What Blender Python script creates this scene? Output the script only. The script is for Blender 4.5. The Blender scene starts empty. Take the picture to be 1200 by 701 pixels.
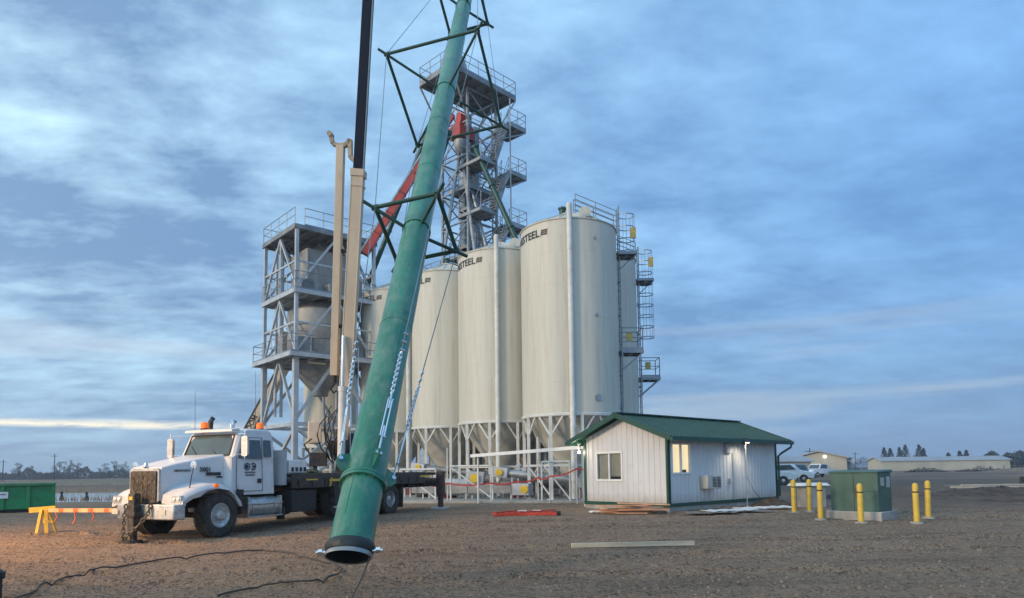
import bpy, bmesh, math, random
from mathutils import Vector, Matrix, noise
random.seed(7)
R = math.radians
sc = bpy.context.scene
col = sc.collection

# ---------------------------------------------------------------- camera
FPX, CAMH, ROLL, PITCH = 800.0, 1.6, R(0.7), R(4.26)
CY = 551.5 - FPX * math.tan(PITCH)
_r0 = Vector((1, 0, 0)); _u0 = Vector((0, -math.sin(PITCH), math.cos(PITCH))); _f = Vector((0, math.cos(PITCH), math.sin(PITCH)))
_r = _r0 * math.cos(ROLL) - _u0 * math.sin(ROLL)
_u = _u0 * math.cos(ROLL) + _r0 * math.sin(ROLL)
cam_d = bpy.data.cameras.new('camera'); cam = bpy.data.objects.new('camera', cam_d); col.objects.link(cam)
cam_d.sensor_width = 36; cam_d.lens = 36 * FPX / 1200; cam_d.shift_y = (CY - 350.5) / 1200
cam_d.clip_end = 9000; cam_d.clip_start = .1
m = Matrix((_r, _u, -_f)).transposed().to_4x4(); m.translation = Vector((0, 0, CAMH)); cam.matrix_world = m
sc.camera = cam

# ---------------------------------------------------------------- light and sky
SUN_AZ = math.atan2(-.80, -.60)      # where the sun stands: left and behind the viewer
SUN_EL = R(15)
w = bpy.data.worlds.new('World'); sc.world = w; w.use_nodes = True
nt = w.node_tree; nt.nodes.clear(); N = nt.nodes.new; L = nt.links.new
def mth(op, a, b=None, c=None, t=None):
    t = t or nt
    n = t.nodes.new('ShaderNodeMath'); n.operation = op
    for i, v in enumerate((a, b, c)):
        if v is None: continue
        if isinstance(v, (int, float)): n.inputs[i].default_value = v
        else: t.links.new(v, n.inputs[i])
    return n.outputs[0]
def mixc(f, a, b, t=None, mode='MIX'):
    t = t or nt
    n = t.nodes.new('ShaderNodeMix'); n.data_type = 'RGBA'; n.blend_type = mode
    for i, v in ((0, f), (6, a), (7, b)):
        if isinstance(v, (int, float)): n.inputs[i].default_value = v
        elif isinstance(v, tuple): n.inputs[i].default_value = (*v, 1) if len(v) == 3 else v
        else: t.links.new(v, n.inputs[i])
    return n.outputs[2]
def ramp(f, stops, t=None):
    t = t or nt
    n = t.nodes.new('ShaderNodeValToRGB'); e = n.color_ramp.elements
    while len(e) < len(stops): e.new(.5)
    for q, (p, c) in zip(e, stops):
        q.position = p; q.color = (c, c, c, 1) if isinstance(c, (int, float)) else (*c, 1)
    t.links.new(f, n.inputs[0]); return n.outputs[0]
SKY_K = .1
sky = N('ShaderNodeTexSky'); sky.sky_type = 'NISHITA'; sky.sun_disc = False
sky.sun_elevation = SUN_EL; sky.sun_rotation = SUN_AZ; sky.air_density = 1.4; sky.dust_density = 1.0; sky.ozone_density = 2.5
tc = N('ShaderNodeTexCoord'); sx = N('ShaderNodeSeparateXYZ'); L(tc.outputs['Generated'], sx.inputs[0])
zc = mth('MAXIMUM', sx.outputs[2], 0.0)
zz = mth('ADD', zc, .16)
cx = N('ShaderNodeCombineXYZ'); L(mth('DIVIDE', sx.outputs[0], zz), cx.inputs[0]); L(mth('DIVIDE', sx.outputs[1], zz), cx.inputs[1])
def cnoise(scale, sxy, rot, detail, rough, dist=0, loc=(0, 0, 0)):
    mp = N('ShaderNodeMapping'); mp.inputs['Rotation'].default_value = (0, 0, rot); mp.inputs['Scale'].default_value = (*sxy, 1); mp.inputs['Location'].default_value = loc
    L(cx.outputs[0], mp.inputs[0])
    n = N('ShaderNodeTexNoise'); n.inputs['Scale'].default_value = scale; n.inputs['Detail'].default_value = detail
    n.inputs['Roughness'].default_value = rough; n.inputs['Distortion'].default_value = dist
    L(mp.outputs[0], n.inputs[0]); return n.outputs[0]
c1 = cnoise(.75, (1, 1.5), R(-25), 6, .55, .25, (3.1, 1.7, 0))
c2 = cnoise(3.6, (1, 1.45), R(-32), 9, .62, .1, (.4, 5.2, 0))
cf = mth('ADD', mth('MULTIPLY', c1, .55), mth('MULTIPLY', c2, .45))
light = ramp(cf, [(.40, 0.0), (.48, .34), (.54, .60), (.63, 1.0)])
# thick layer: slate blue undersides, pale breaks; a little clearer and bluer to the right
side = mth('MULTIPLY_ADD', sx.outputs[0], .9, .45)
side = mth('MINIMUM', mth('MAXIMUM', side, 0), 1)
pale = mixc(side, (.42, .67, .86), (.20, .43, .79))
slate = mixc(side, (.12, .225, .40), (.115, .275, .56))
cl = mixc(light, slate, pale)
low = ramp(zc, [(0, 1), (.30, .0)])
cl = mixc(mth('MULTIPLY', low, .6), cl, (.145, .25, .42))
# streaks of brighter sky near the horizon
st = N('ShaderNodeTexNoise'); mp = N('ShaderNodeMapping'); mp.inputs['Scale'].default_value = (1.3, 1.3, 24); mp.inputs['Location'].default_value = (2.0, 0, .35)
L(tc.outputs['Generated'], mp.inputs[0]); L(mp.outputs[0], st.inputs[0]); st.inputs['Scale'].default_value = 1.5; st.inputs['Detail'].default_value = 4
sm = mth('MULTIPLY', ramp(st.outputs[0], [(.52, 0), (.66, 1)]), ramp(zc, [(0, .55), (.16, .35), (.26, 0)]))
cl = mixc(sm, cl, (.42, .50, .60))
# the pale band of clear dawn sky low on the left
xl = N('ShaderNodeMapRange'); L(sx.outputs[0], xl.inputs[0]); xl.inputs[1].default_value = -.30; xl.inputs[2].default_value = -.46
wob = mth('MULTIPLY', mth('SUBTRACT', st.outputs[0], .5), .02)
zb = mth('ABSOLUTE', mth('SUBTRACT', mth('ADD', sx.outputs[2], wob), .0635))
bnd = N('ShaderNodeMapRange'); L(zb, bnd.inputs[0]); bnd.inputs[1].default_value = .0068; bnd.inputs[2].default_value = .0005
band = mth('MULTIPLY', mth('MULTIPLY', bnd.outputs[0], xl.outputs[0]), ramp(c2, [(.36, .35), (.52, 1)]))
cl = mixc(mth('MULTIPLY', band, .9), cl, (.86, .82, .66))
# brighter overcast around the sun, behind the viewer
sd = N('ShaderNodeVectorMath'); sd.operation = 'DOT_PRODUCT'; L(tc.outputs['Generated'], sd.inputs[0])
sd.inputs[1].default_value = (math.sin(SUN_AZ) * math.cos(SUN_EL), math.cos(SUN_AZ) * math.cos(SUN_EL), math.sin(SUN_EL))
glow = mth('POWER', mth('MULTIPLY_ADD', mth('MINIMUM', mth('MAXIMUM', sd.outputs['Value'], -.999), 1.0), .5, .5), 2.2)
behind = mixc(glow, (1, 1, 1), (3.0, 2.5, 2.1))
cl = mixc(1.0, cl, behind, mode='MULTIPLY')
sc_cl = mixc(1.0, cl, (1 / SKY_K,) * 3, mode='MULTIPLY')
final = mixc(.90, sky.outputs[0], sc_cl)
bg = N('ShaderNodeBackground'); bg.inputs[1].default_value = SKY_K; L(final, bg.inputs[0])
wo = N('ShaderNodeOutputWorld'); L(bg.outputs[0], wo.inputs[0])

sd_ = bpy.data.lights.new('sun', 'SUN'); sd_.energy = 1.45; sd_.angle = R(10); sd_.color = (1, .77, .52)
so = bpy.data.objects.new('sun', sd_); col.objects.link(so)
sv = Vector((math.sin(SUN_AZ) * math.cos(SUN_EL), math.cos(SUN_AZ) * math.cos(SUN_EL), math.sin(SUN_EL)))
so.rotation_euler = sv.to_track_quat('Z', 'Y').to_euler()
vs = sc.view_settings; vs.view_transform = 'Standard'; vs.look = 'None'; vs.gamma = 1; vs.exposure = 0.40; vs.use_curve_mapping = False

# ---------------------------------------------------------------- materials
MATS = {}
def mat(name, c, rough=.6, metal=0, var=.12, vs_=3.0, bump=0, bs=40, c2=None, dirt=None, stretch=(1, 1, 1), spec=.5, trans=0, coat=0, detail=5, dlo=.55, dhi=.75, splash=None):
    if name in MATS: return MATS[name]
    mt = bpy.data.materials.new(name); mt.use_nodes = True; t = mt.node_tree; b = t.nodes['Principled BSDF']
    tcn = t.nodes.new('ShaderNodeTexCoord'); mpn = t.nodes.new('ShaderNodeMapping'); mpn.inputs['Scale'].default_value = stretch
    t.links.new(tcn.outputs['Object'], mpn.inputs[0])
    n1 = t.nodes.new('ShaderNodeTexNoise'); n1.inputs['Scale'].default_value = vs_; n1.inputs['Detail'].default_value = detail; n1.inputs['Roughness'].default_value = .6
    t.links.new(mpn.outputs[0], n1.inputs[0])
    d = c2 or tuple(max(0, v * (1 - 2 * var)) for v in c); l = c if c2 else tuple(min(1, v * (1 + var)) for v in c)
    cc = mixc(ramp(n1.outputs[0], [(.35, 0), (.65, 1)], t), d, l, t)
    if dirt:
        n2 = t.nodes.new('ShaderNodeTexNoise'); n2.inputs['Scale'].default_value = vs_ * 2.3; n2.inputs['Detail'].default_value = 8; n2.inputs['Roughness'].default_value = .7
        t.links.new(mpn.outputs[0], n2.inputs[0])
        cc = mixc(ramp(n2.outputs[0], [(dlo, 0), (dhi, 1)], t), cc, dirt, t)
    if splash:
        sp_z = t.nodes.new('ShaderNodeSeparateXYZ'); t.links.new(tcn.outputs['Object'], sp_z.inputs[0])
        n4 = t.nodes.new('ShaderNodeTexNoise'); n4.inputs['Scale'].default_value = 3.5; n4.inputs['Detail'].default_value = 9; n4.inputs['Roughness'].default_value = .75; t.links.new(tcn.outputs['Object'], n4.inputs[0])
        hgt_ = mth('ADD', sp_z.outputs[2], mth('MULTIPLY', n4.outputs[0], -splash[1], t=t), t=t)
        mr_ = t.nodes.new('ShaderNodeMapRange'); t.links.new(hgt_, mr_.inputs[0]); mr_.inputs[1].default_value = splash[0]; mr_.inputs[2].default_value = splash[0] - splash[1] * .8
        cc = mixc(mth('MULTIPLY', mr_.outputs[0], splash[2], t=t), cc, (.26, .20, .145), t)
    t.links.new(cc, b.inputs['Base Color'])
    rr = mth('MULTIPLY_ADD', n1.outputs[0], .25, max(0, rough - .12), t); t.links.new(rr, b.inputs['Roughness'])
    b.inputs['Metallic'].default_value = metal; b.inputs['Specular IOR Level'].default_value = spec
    if trans: b.inputs['Transmission Weight'].default_value = trans
    if coat: b.inputs['Coat Weight'].default_value = coat; b.inputs['Coat Roughness'].default_value = .15
    if bump:
        n3 = t.nodes.new('ShaderNodeTexNoise'); n3.inputs['Scale'].default_value = bs; n3.inputs['Detail'].default_value = 6
        t.links.new(tcn.outputs['Object'], n3.inputs[0])
        bp = t.nodes.new('ShaderNodeBump'); bp.inputs['Strength'].default_value = bump; bp.inputs['Distance'].default_value = .02
        t.links.new(n3.outputs[0], bp.inputs['Height']); t.links.new(bp.outputs[0], b.inputs['Normal'])
    MATS[name] = mt; return mt
def emit(name, c, s):
    if name in MATS: return MATS[name]
    mt = mat(name, c); b = mt.node_tree.nodes['Principled BSDF']; b.inputs['Emission Color'].default_value = (*c, 1); b.inputs['Emission Strength'].default_value = s
    return mt
SILO = mat('silo_paint', (.60, .565, .475), .55, var=.035, vs_=1.0, stretch=(1.6, 1.6, .12), dirt=(.43, .38, .30), dlo=.48, dhi=.85, bump=.12, bs=1.2)
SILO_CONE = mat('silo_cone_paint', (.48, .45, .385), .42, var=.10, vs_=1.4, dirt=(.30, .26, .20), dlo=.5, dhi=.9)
LEGW = mat('white_steel', (.66, .65, .60), .45, var=.08, vs_=2, dirt=(.45, .40, .32), dlo=.58)
GALV = mat('galvanised_steel', (.38, .40, .42), .42, .55, var=.14, vs_=2.5, dirt=(.36, .36, .36), dlo=.55)
GALVP = mat('painted_grey_steel', (.46, .48, .50), .5, .1, var=.10, vs_=1.6, dirt=(.36, .34, .31), dlo=.57)
GRATE = mat('deck_steel', (.25, .26, .27), .6, .3, var=.2, vs_=1.5, dirt=(.24, .20, .17), dlo=.5)
RAIL = mat('railing_steel', (.24, .27, .30), .45, .4, var=.1, vs_=2)
BINGREY = mat('bin_grey', (.36, .35, .33), .5, .15, var=.16, vs_=.9, dirt=(.22, .19, .16), dlo=.5, stretch=(1, 1, .4))
GREEN = mat('green_pipe_paint', (.024, .190, .112), .38, var=.20, vs_=1.3, dirt=(.11, .21, .145), dlo=.46, dhi=.64, stretch=(1.6, .7, .7), coat=.15, bump=.06, bs=14)
GREEND = mat('green_truss_paint', (.014, .062, .042), .45, var=.12, vs_=2)
GREENTRIM = mat('green_trim', (.012, .065, .045), .42, var=.1, vs_=1.5)
GREENROOF = mat('green_roof', (.014, .072, .052), .40, var=.12, vs_=.8, dirt=(.03, .09, .07), dlo=.5)
WHITEP = mat('truck_white', (.68, .68, .67), .32, var=.04, vs_=1.2, dirt=(.46, .40, .33), dlo=.54, dhi=.95, coat=.35, splash=(.75, 1.1, .6))
BLACKP = mat('black_paint', (.020, .021, .024), .45, var=.2, vs_=3, dirt=(.09, .075, .06), dlo=.5)
FRAMEB = mat('chassis_black', (.016, .016, .018), .6, var=.2, vs_=3, dirt=(.075, .06, .045), dlo=.5)
NAVY = mat('navy_boom', (.004, .008, .024), .6, var=.15, vs_=1, spec=.2)
TAN = mat('tan_boom', (.56, .44, .31), .45, var=.07, vs_=1.1, dirt=(.40, .30, .20), dlo=.56, stretch=(1, 1, .4))
TANE = mat('boom_edge', (.66, .56, .42), .45, var=.06, vs_=1.1)
CHROME = mat('chrome', (.78, .78, .78), .18, 1, var=.04, vs_=3)
ALU = mat('dull_aluminium', (.56, .56, .56), .40, .7, var=.10, vs_=4, dirt=(.30, .25, .20), dlo=.48, splash=(.45, .6, .6))
RUBBER = mat('tyre_rubber', (.024, .023, .022), .85, var=.2, vs_=6, dirt=(.12, .095, .07), dlo=.44, dhi=.75)
RIM = mat('wheel_steel', (.55, .55, .54), .4, .5, var=.12, vs_=6, dirt=(.2, .17, .13), dlo=.5)
GLASS = mat('window_glass', (.045, .065, .075), .08, var=.1, vs_=.8, spec=.9)
WSGLASS = mat('windscreen_glass', (.05, .075, .08), .07, var=.15, vs_=.8, spec=.9)
AMBER = emit('amber_lens', (.80, .16, .02), .35)
HLENS = mat('headlamp_glass', (.72, .70, .60), .12, .2, var=.05)
QUILT = mat('winter_front_cover', (.055, .046, .036), .75, var=.25, vs_=5, dirt=(.20, .16, .11), dlo=.48, bump=.5, bs=25)
LOGOB = mat('logo_black', (.02, .02, .025), .5, var=.05)
LOGON = mat('logo_navy', (.02, .04, .09), .5, var=.05)
YELLOW = mat('safety_yellow', (.72, .46, .05), .5, var=.09, vs_=3, dirt=(.42, .29, .10), dlo=.52)
GATEY = mat('faded_gate_yellow', (.42, .32, .09), .6, var=.15, vs_=4)
GUARDY = mat('guard_yellow', (.85, .55, .03), .45, var=.07, vs_=3)
REDP = mat('red_paint', (.50, .050, .025), .42, var=.12, vs_=1.5, dirt=(.30, .04, .03), dlo=.55)
REDRUST = mat('dull_red_steel', (.16, .035, .03), .6, var=.2, vs_=3)
ORANGE = mat('orange_tape', (.75, .15, .03), .55, var=.08)
REDTAPE = mat('red_danger_tape', (.36, .02, .03), .5, var=.1)
CONC = mat('concrete', (.36, .34, .31), .85, var=.12, vs_=2, dirt=(.24, .21, .18), dlo=.5, bump=.3, bs=20)
WOODP = mat('pale_wood', (.55, .46, .33), .7, var=.12, vs_=2, stretch=(.6, 8, 8), dirt=(.36, .27, .18), dlo=.58)
WOODR = mat('reddish_wood', (.50, .24, .13), .7, var=.15, vs_=2.5, stretch=(.6, 8, 8))
ROPE = mat('dark_hose', (.06, .048, .038), .7, var=.15)
ROPEL = mat('steel_cable', (.22, .24, .24), .5, .5, var=.1)
WALLW = mat('metal_siding', (.60, .605, .61), .42, .05, var=.04, vs_=1.2, dirt=(.47, .46, .44), dlo=.54, dhi=.9, stretch=(1, 1, .5), splash=(.30, .7, .75))
TRIMW = mat('white_trim', (.74, .74, .73), .4, var=.03)
BLIND = mat('window_blind', (.50, .47, .40), .6, var=.06)
LITROOM = emit('lit_room', (.90, .70, .42), .75)
LAMPW = emit('lamp_lit', (1.0, .90, .70), 5)
LAMPO = emit('lamp_sodium', (1.0, .62, .22), 20)
DUMP = mat('dumpster_green', (.012, .24, .085), .42, var=.15, vs_=1.2, dirt=(.03, .09, .04), dlo=.52)
TRANSF = mat('transformer_green', (.05, .115, .09), .5, var=.12, vs_=1.5, dirt=(.09, .15, .12), dlo=.52)
CARW = mat('car_white', (.66, .68, .70), .25, var=.03, coat=.5)
FARB = mat('far_beige_siding', (.40, .38, .32), .6, var=.08, vs_=.4)
FARY = mat('far_yellow_siding', (.42, .40, .31), .6, var=.08, vs_=.2)
FARROOF = mat('far_grey_roof', (.33, .34, .35), .5, var=.08, vs_=.2)
BARK = mat('bark', (.06, .05, .045), .9, var=.2, vs_=3)
TWIG = mat('bare_twigs', (.060, .052, .050), .9, var=.25, vs_=.6)
NEEDLE = mat('dark_needles', (.018, .030, .024), .85, var=.3, vs_=.6)
SOILD = mat('dark_soil', (.085, .062, .048), .95, var=.25, vs_=3, bump=.6, bs=12)
STONE = mat('gravel_stone', (.26, .195, .145), .85, c2=(.12, .088, .066), vs_=1.5)
DRYGRASS = mat('dry_grass', (.22, .17, .11), .9, var=.3, vs_=2)

# ---------------------------------------------------------------- mesh builder
class MB:
    def __init__(s): s.v = []; s.f = []; s.M = Matrix.Identity(4)
    def add(s, vs, fs):
        b = len(s.v); s.v += [s.M @ Vector(q) for q in vs]; s.f += [tuple(b + i for i in q) for q in fs]; return s
    def box(s, c, d, rz=0, ry=0, rx=0):
        m = Matrix.Translation(c) @ Matrix.Rotation(rz, 4, 'Z') @ Matrix.Rotation(ry, 4, 'Y') @ Matrix.Rotation(rx, 4, 'X')
        vs = [m @ Vector((x * d[0] / 2, y * d[1] / 2, z * d[2] / 2)) for x in (-1, 1) for y in (-1, 1) for z in (-1, 1)]
        return s.add(vs, [(0, 1, 3, 2), (4, 6, 7, 5), (0, 4, 5, 1), (2, 3, 7, 6), (0, 2, 6, 4), (1, 5, 7, 3)])
    def span(s, a, b):
        return s.box([(a[i] + b[i]) / 2 for i in range(3)], [abs(b[i] - a[i]) for i in range(3)])
    def bar(s, a, b, w, h=None, up=(0, 0, 1)):
        a, b = Vector(a), Vector(b); h = h or w; d = (b - a).normalized(); up = Vector(up)
        if abs(d.dot(up)) > .98: up = Vector((0, 1, 0))
        x = d.cross(up).normalized(); y = x.cross(d)
        vs = [p + x * i * w / 2 + y * j * h / 2 for p in (a, b) for i, j in ((-1, -1), (1, -1), (1, 1), (-1, 1))]
        return s.add(vs, [(3, 2, 1, 0), (4, 5, 6, 7), (0, 1, 5, 4), (1, 2, 6, 5), (2, 3, 7, 6), (3, 0, 4, 7)])
    def tube(s, a, b, r0, r1=None, n=8, cap=True):
        a, b = Vector(a), Vector(b); r1 = r0 if r1 is None else r1; d = (b - a).normalized()
        x = d.orthogonal().normalized(); y = d.cross(x)
        vs = [p + (x * math.cos(2 * math.pi * k / n) + y * math.sin(2 * math.pi * k / n)) * r for p, r in ((a, r0), (b, r1)) for k in range(n)]
        fs = [(k, (k + 1) % n, n + (k + 1) % n, n + k) for k in range(n)]
        if cap: fs += [tuple(range(n))[::-1], tuple(range(n, 2 * n))]
        return s.add(vs, fs)
    def path(s, pts, r, n=6):
        pts = [Vector(p) for p in pts]; rings = []
        for i, p in enumerate(pts):
            d = (pts[min(i + 1, len(pts) - 1)] - pts[max(i - 1, 0)]).normalized()
            up = Vector((0, 0, 1)) if abs(d.z) < .9 else Vector((0, 1, 0))
            x = d.cross(up).normalized(); y = x.cross(d)
            rr = r[i] if isinstance(r, (list, tuple)) else r
            rings.append([p + (x * math.cos(2 * math.pi * k / n) + y * math.sin(2 * math.pi * k / n)) * rr for k in range(n)])
        return s.loft(rings)
    def loft(s, rings, cap=True, close=True):
        n = len(rings[0]); vs = [q for r_ in rings for q in r_]; fs = []
        for i in range(len(rings) - 1):
            for k in range(n if close else n - 1):
                fs.append((i * n + k, i * n + (k + 1) % n, (i + 1) * n + (k + 1) % n, (i + 1) * n + k))
        if cap: fs += [tuple(range(n))[::-1], tuple(range((len(rings) - 1) * n, len(rings) * n))]
        return s.add(vs, fs)
    def lathe(s, prof, c=(0, 0, 0), n=48, axis='Z', cap=False):
        c = Vector(c); rings = []
        for r_, z in prof:
            ring = []
            for k in range(n):
                a = 2 * math.pi * k / n; x, y = r_ * math.cos(a), r_ * math.sin(a)
                ring.append(c + (Vector((x, y, z)) if axis == 'Z' else Vector((x, z, y)) if axis == 'Y' else Vector((z, x, y))))
            rings.append(ring)
        return s.loft(rings, cap=cap)
    def prism(s, poly, y0, y1, plane='XZ'):
        f = {'XZ': lambda a, b, t: (a, t, b), 'YZ': lambda a, b, t: (t, a, b), 'XY': lambda a, b, t: (a, b, t)}[plane]
        n = len(poly); vs = [f(a, b, y0) for a, b in poly] + [f(a, b, y1) for a, b in poly]
        return s.add(vs, [(k, (k + 1) % n, n + (k + 1) % n, n + k) for k in range(n)] + [tuple(range(n))[::-1], tuple(range(n, 2 * n))])
    def quad(s, a, b, c, d): return s.add([a, b, c, d], [(0, 1, 2, 3)])
    def build(s, name, mt, parent=None, bevel=0, smooth=True, world=False):
        me = bpy.data.meshes.new(name)
        vs = s.v
        if world and parent:
            iv = parent.matrix_basis.inverted()
            if parent.parent: iv = iv @ parent.parent.matrix_basis.inverted()
            vs = [iv @ q for q in vs]
        me.from_pydata([tuple(q) for q in vs], [], s.f); me.update()
        bm = bmesh.new(); bm.from_mesh(me); bmesh.ops.recalc_face_normals(bm, faces=bm.faces)
        bm.to_mesh(me); bm.free()
        if smooth:
            me.polygons.foreach_set('use_smooth', [True] * len(me.polygons)); me.set_sharp_from_angle(angle=R(38))
        me.materials.append(mt)
        o = bpy.data.objects.new(name, me); col.objects.link(o)
        if parent: o.parent = parent
        if bevel:
            b = o.modifiers.new('bevel', 'BEVEL'); b.width = bevel; b.segments = 2; b.limit_method = 'ANGLE'; b.angle_limit = R(40)
        return o
def tag(o, label=None, cat=None, group=None, kind=None):
    if label: o['label'] = label
    if cat: o['category'] = cat
    if group: o['group'] = group
    if kind: o['kind'] = kind
    return o
def thing(name, label, cat, loc=(0, 0, 0), rz=0, group=None):
    o = bpy.data.objects.new(name, None); col.objects.link(o)
    o.matrix_basis = Matrix.Translation(loc) @ Matrix.Rotation(rz, 4, 'Z'); o.empty_display_size = .3
    return tag(o, label, cat, group)
def kids(o): return [c for c in bpy.data.objects if c.parent == o]
def copy_tree(o, parent=None, label=None, loc=None, rz=None):
    c = o.copy(); col.objects.link(c); c.parent = parent
    if loc is not None: c.matrix_basis = Matrix.Translation(loc) @ Matrix.Rotation(rz or 0, 4, 'Z')
    if label: c['label'] = label
    for ch in kids(o): copy_tree(ch, c)
    return c
def rrect(y0, y1, z0, z1, r, x, n=4):
    pts = []
    for cy_, cz_, a0 in ((y1 - r, z1 - r, 0), (y0 + r, z1 - r, 90), (y0 + r, z0 + r, 180), (y1 - r, z0 + r, 270)):
        for k in range(n + 1):
            a = R(a0 + 90 * k / n); pts.append((x, cy_ + r * math.cos(a), cz_ + r * math.sin(a)))
    return pts
def text_geo(body, size, bold=.0, align='CENTER', spacing=1.0):
    cu = bpy.data.curves.new('lettering', 'FONT'); cu.body = body; cu.size = size; cu.offset = bold; cu.align_x = align; cu.space_character = spacing
    o = bpy.data.objects.new('lettering', cu); col.objects.link(o)
    me = bpy.data.meshes.new_from_object(o.evaluated_get(bpy.context.evaluated_depsgraph_get()))
    vs = [v.co.copy() for v in me.vertices]; fs = [tuple(p.vertices) for p in me.polygons]
    bpy.data.objects.remove(o); bpy.data.meshes.remove(me); bpy.data.curves.remove(cu)
    return vs, fs
def put_text(mb, body, size, origin, xdir, zdir, bold=0., align='CENTER', spacing=1.0):
    vs, fs = text_geo(body, size, bold, align, spacing); o = Vector(origin); x = Vector(xdir).normalized(); z = Vector(zdir).normalized()
    return mb.add([o + x * v.x + z * v.y for v in vs], fs)
def hz(y):
    t = min(1, max(0, (y - 14) / 8)); return .15 * t * t * (3 - 2 * t)
def gnd(x, y):
    z = hz(y)
    if 4 < y < 70:
        k = min(1, (y - 4) / 4)
        z += .018 * k * noise.noise(Vector((x * .55, y * .55, 0))) + .022 * k * noise.noise(Vector((x * 1.1, y * 2.3, 3)))
    return z

# ---------------------------------------------------------------- ground
def axis_vals(lo, hi, near_lo, near_hi, step):
    v = []; x = near_lo
    while x <= near_hi: v.append(x); x += step
    s = step
    x = near_hi
    while x < hi: s *= 1.25; x += s; v.append(min(x, hi))
    s = step; x = near_lo; pre = []
    while x > lo: s *= 1.25; x -= s; pre.append(max(x, lo))
    return pre[::-1] + v
xs = axis_vals(-1400, 1400, -20, 20, .12); ys = axis_vals(-60, 1400, 7, 30, .12)
tracks = [(lambda x: 12.2 + .10 * x, .22), (lambda x: 14.2 + .10 * x, .22), (lambda x: 10.4 - .05 * x, .2), (lambda x: 17.6 + .16 * x, .24), (lambda x: 19.7 + .16 * x, .24)]
def gfull(x, y):
        z = gnd(x, y)
        if 6 < y < 36 and -23 < x < 23:
            z += .016 * noise.noise(Vector((x * 4, y * 5, 7))) + .010 * noise.noise(Vector((x * 9, y * 9, 1)))
            for fn, wd in tracks:
                d = abs(y - fn(x) - .5 * math.sin(x * .3))
                if d < wd * 1.8: z -= (.042 if d < wd else -.022) * (1 + noise.noise(Vector((x * 2, y * 2, 1))))
        return z
V_ = []; F_ = []
for y in ys:
    for x in xs:
        z = gfull(x, y)
        if y > 80: z += .15 * min(1, (y - 80) / 200) * noise.noise(Vector((x * .02, y * .02, 0))) * 2
        if x < -15 and 40 < y < 64: z -= .30 * min(1, (-15 - x) / 3)
        V_.append((x, y, z))
nx = len(xs)
for j in range(len(ys) - 1):
    for i in range(nx - 1): F_.append((j * nx + i, j * nx + i + 1, (j + 1) * nx + i + 1, (j + 1) * nx + i))
gm = bpy.data.materials.new('gravel_yard'); gm.use_nodes = True; t = gm.node_tree; b = t.nodes['Principled BSDF']
geo = t.nodes.new('ShaderNodeNewGeometry')
def gn(scale, detail=6, rough=.6, vec=None, typ='ShaderNodeTexNoise'):
    n = t.nodes.new(typ); n.inputs['Scale'].default_value = scale
    if typ == 'ShaderNodeTexNoise': n.inputs['Detail'].default_value = detail; n.inputs['Roughness'].default_value = rough
    t.links.new(vec or geo.outputs['Position'], n.inputs[0]); return n
sp = t.nodes.new('ShaderNodeSeparateXYZ'); t.links.new(geo.outputs['Position'], sp.inputs[0])
big = gn(.22).outputs[0]; mid_ = gn(1.3, 8, .7).outputs[0]; fine = gn(19, 10, .8).outputs[0]
base = mixc(ramp(big, [(.38, 0), (.62, 1)], t), (.265, .168, .102), (.355, .238, .150), t)
base = mixc(ramp(mid_, [(.42, 0), (.7, .75)], t), base, (.15, .098, .066), t)
base = mixc(ramp(fine, [(.42, 0), (.60, .85)], t), base, (.46, .33, .225), t)
vor = gn(24, typ='ShaderNodeTexVoronoi'); vc = t.nodes.new('ShaderNodeSeparateColor'); t.links.new(vor.outputs['Color'], vc.inputs[0])
base = mixc(mth('MULTIPLY', ramp(vc.outputs[0], [(.72, 0), (.80, 1)], t), .6, t=t), base, (.36, .28, .22), t)
base = mixc(mth('MULTIPLY', ramp(vc.outputs[1], [(.76, 0), (.82, 1)], t), .7, t=t), base, (.065, .052, .043), t)
mpg = t.nodes.new('ShaderNodeMapping'); mpg.inputs['Scale'].default_value = (.16, 1.5, 1); mpg.inputs['Rotation'].default_value = (0, 0, R(-8)); t.links.new(geo.outputs['Position'], mpg.inputs[0])
lane = gn(1.0, 5, .6, mpg.outputs[0]).outputs[0]
base = mixc(mth('MULTIPLY', ramp(lane, [(.50, 0), (.64, 1)], t), .38, t=t), base, (.125, .080, .052), t)
base = mixc(mth('MULTIPLY', ramp(lane, [(.34, 1), (.46, 0)], t), .32, t=t), base, (.36, .25, .16), t)
patch = gn(.55, 7, .65).outputs[0]
base = mixc(mth('MULTIPLY', ramp(patch, [(.55, 0), (.66, 1)], t), .5, t=t), base, (.38, .28, .19), t)
clod = gn(6.5, 8, .75).outputs[0]
base = mixc(ramp(clod, [(.52, 0), (.66, .5)], t), base, (.11, .075, .050), t)
base = mixc(ramp(clod, [(.34, .55), (.46, 0)], t), base, (.42, .31, .215), t)
# darker disturbed soil to the right and behind, dry grass field far away
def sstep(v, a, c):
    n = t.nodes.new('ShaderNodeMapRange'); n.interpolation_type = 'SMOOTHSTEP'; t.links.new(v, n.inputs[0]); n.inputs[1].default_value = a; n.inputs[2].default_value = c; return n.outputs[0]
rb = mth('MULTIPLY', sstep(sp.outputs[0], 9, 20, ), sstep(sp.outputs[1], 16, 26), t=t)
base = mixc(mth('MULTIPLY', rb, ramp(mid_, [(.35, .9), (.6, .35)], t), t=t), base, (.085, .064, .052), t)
fieldn = gn(.06, 6, .65).outputs[0]
field = mixc(ramp(fieldn, [(.4, 0), (.6, 1)], t), (.15, .105, .08), (.24, .18, .13), t)
base = mixc(sstep(sp.outputs[1], 62, 90), base, field, t)
t.links.new(base, b.inputs['Base Color']); b.inputs['Roughness'].default_value = .92; b.inputs['Specular IOR Level'].default_value = .2
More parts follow.
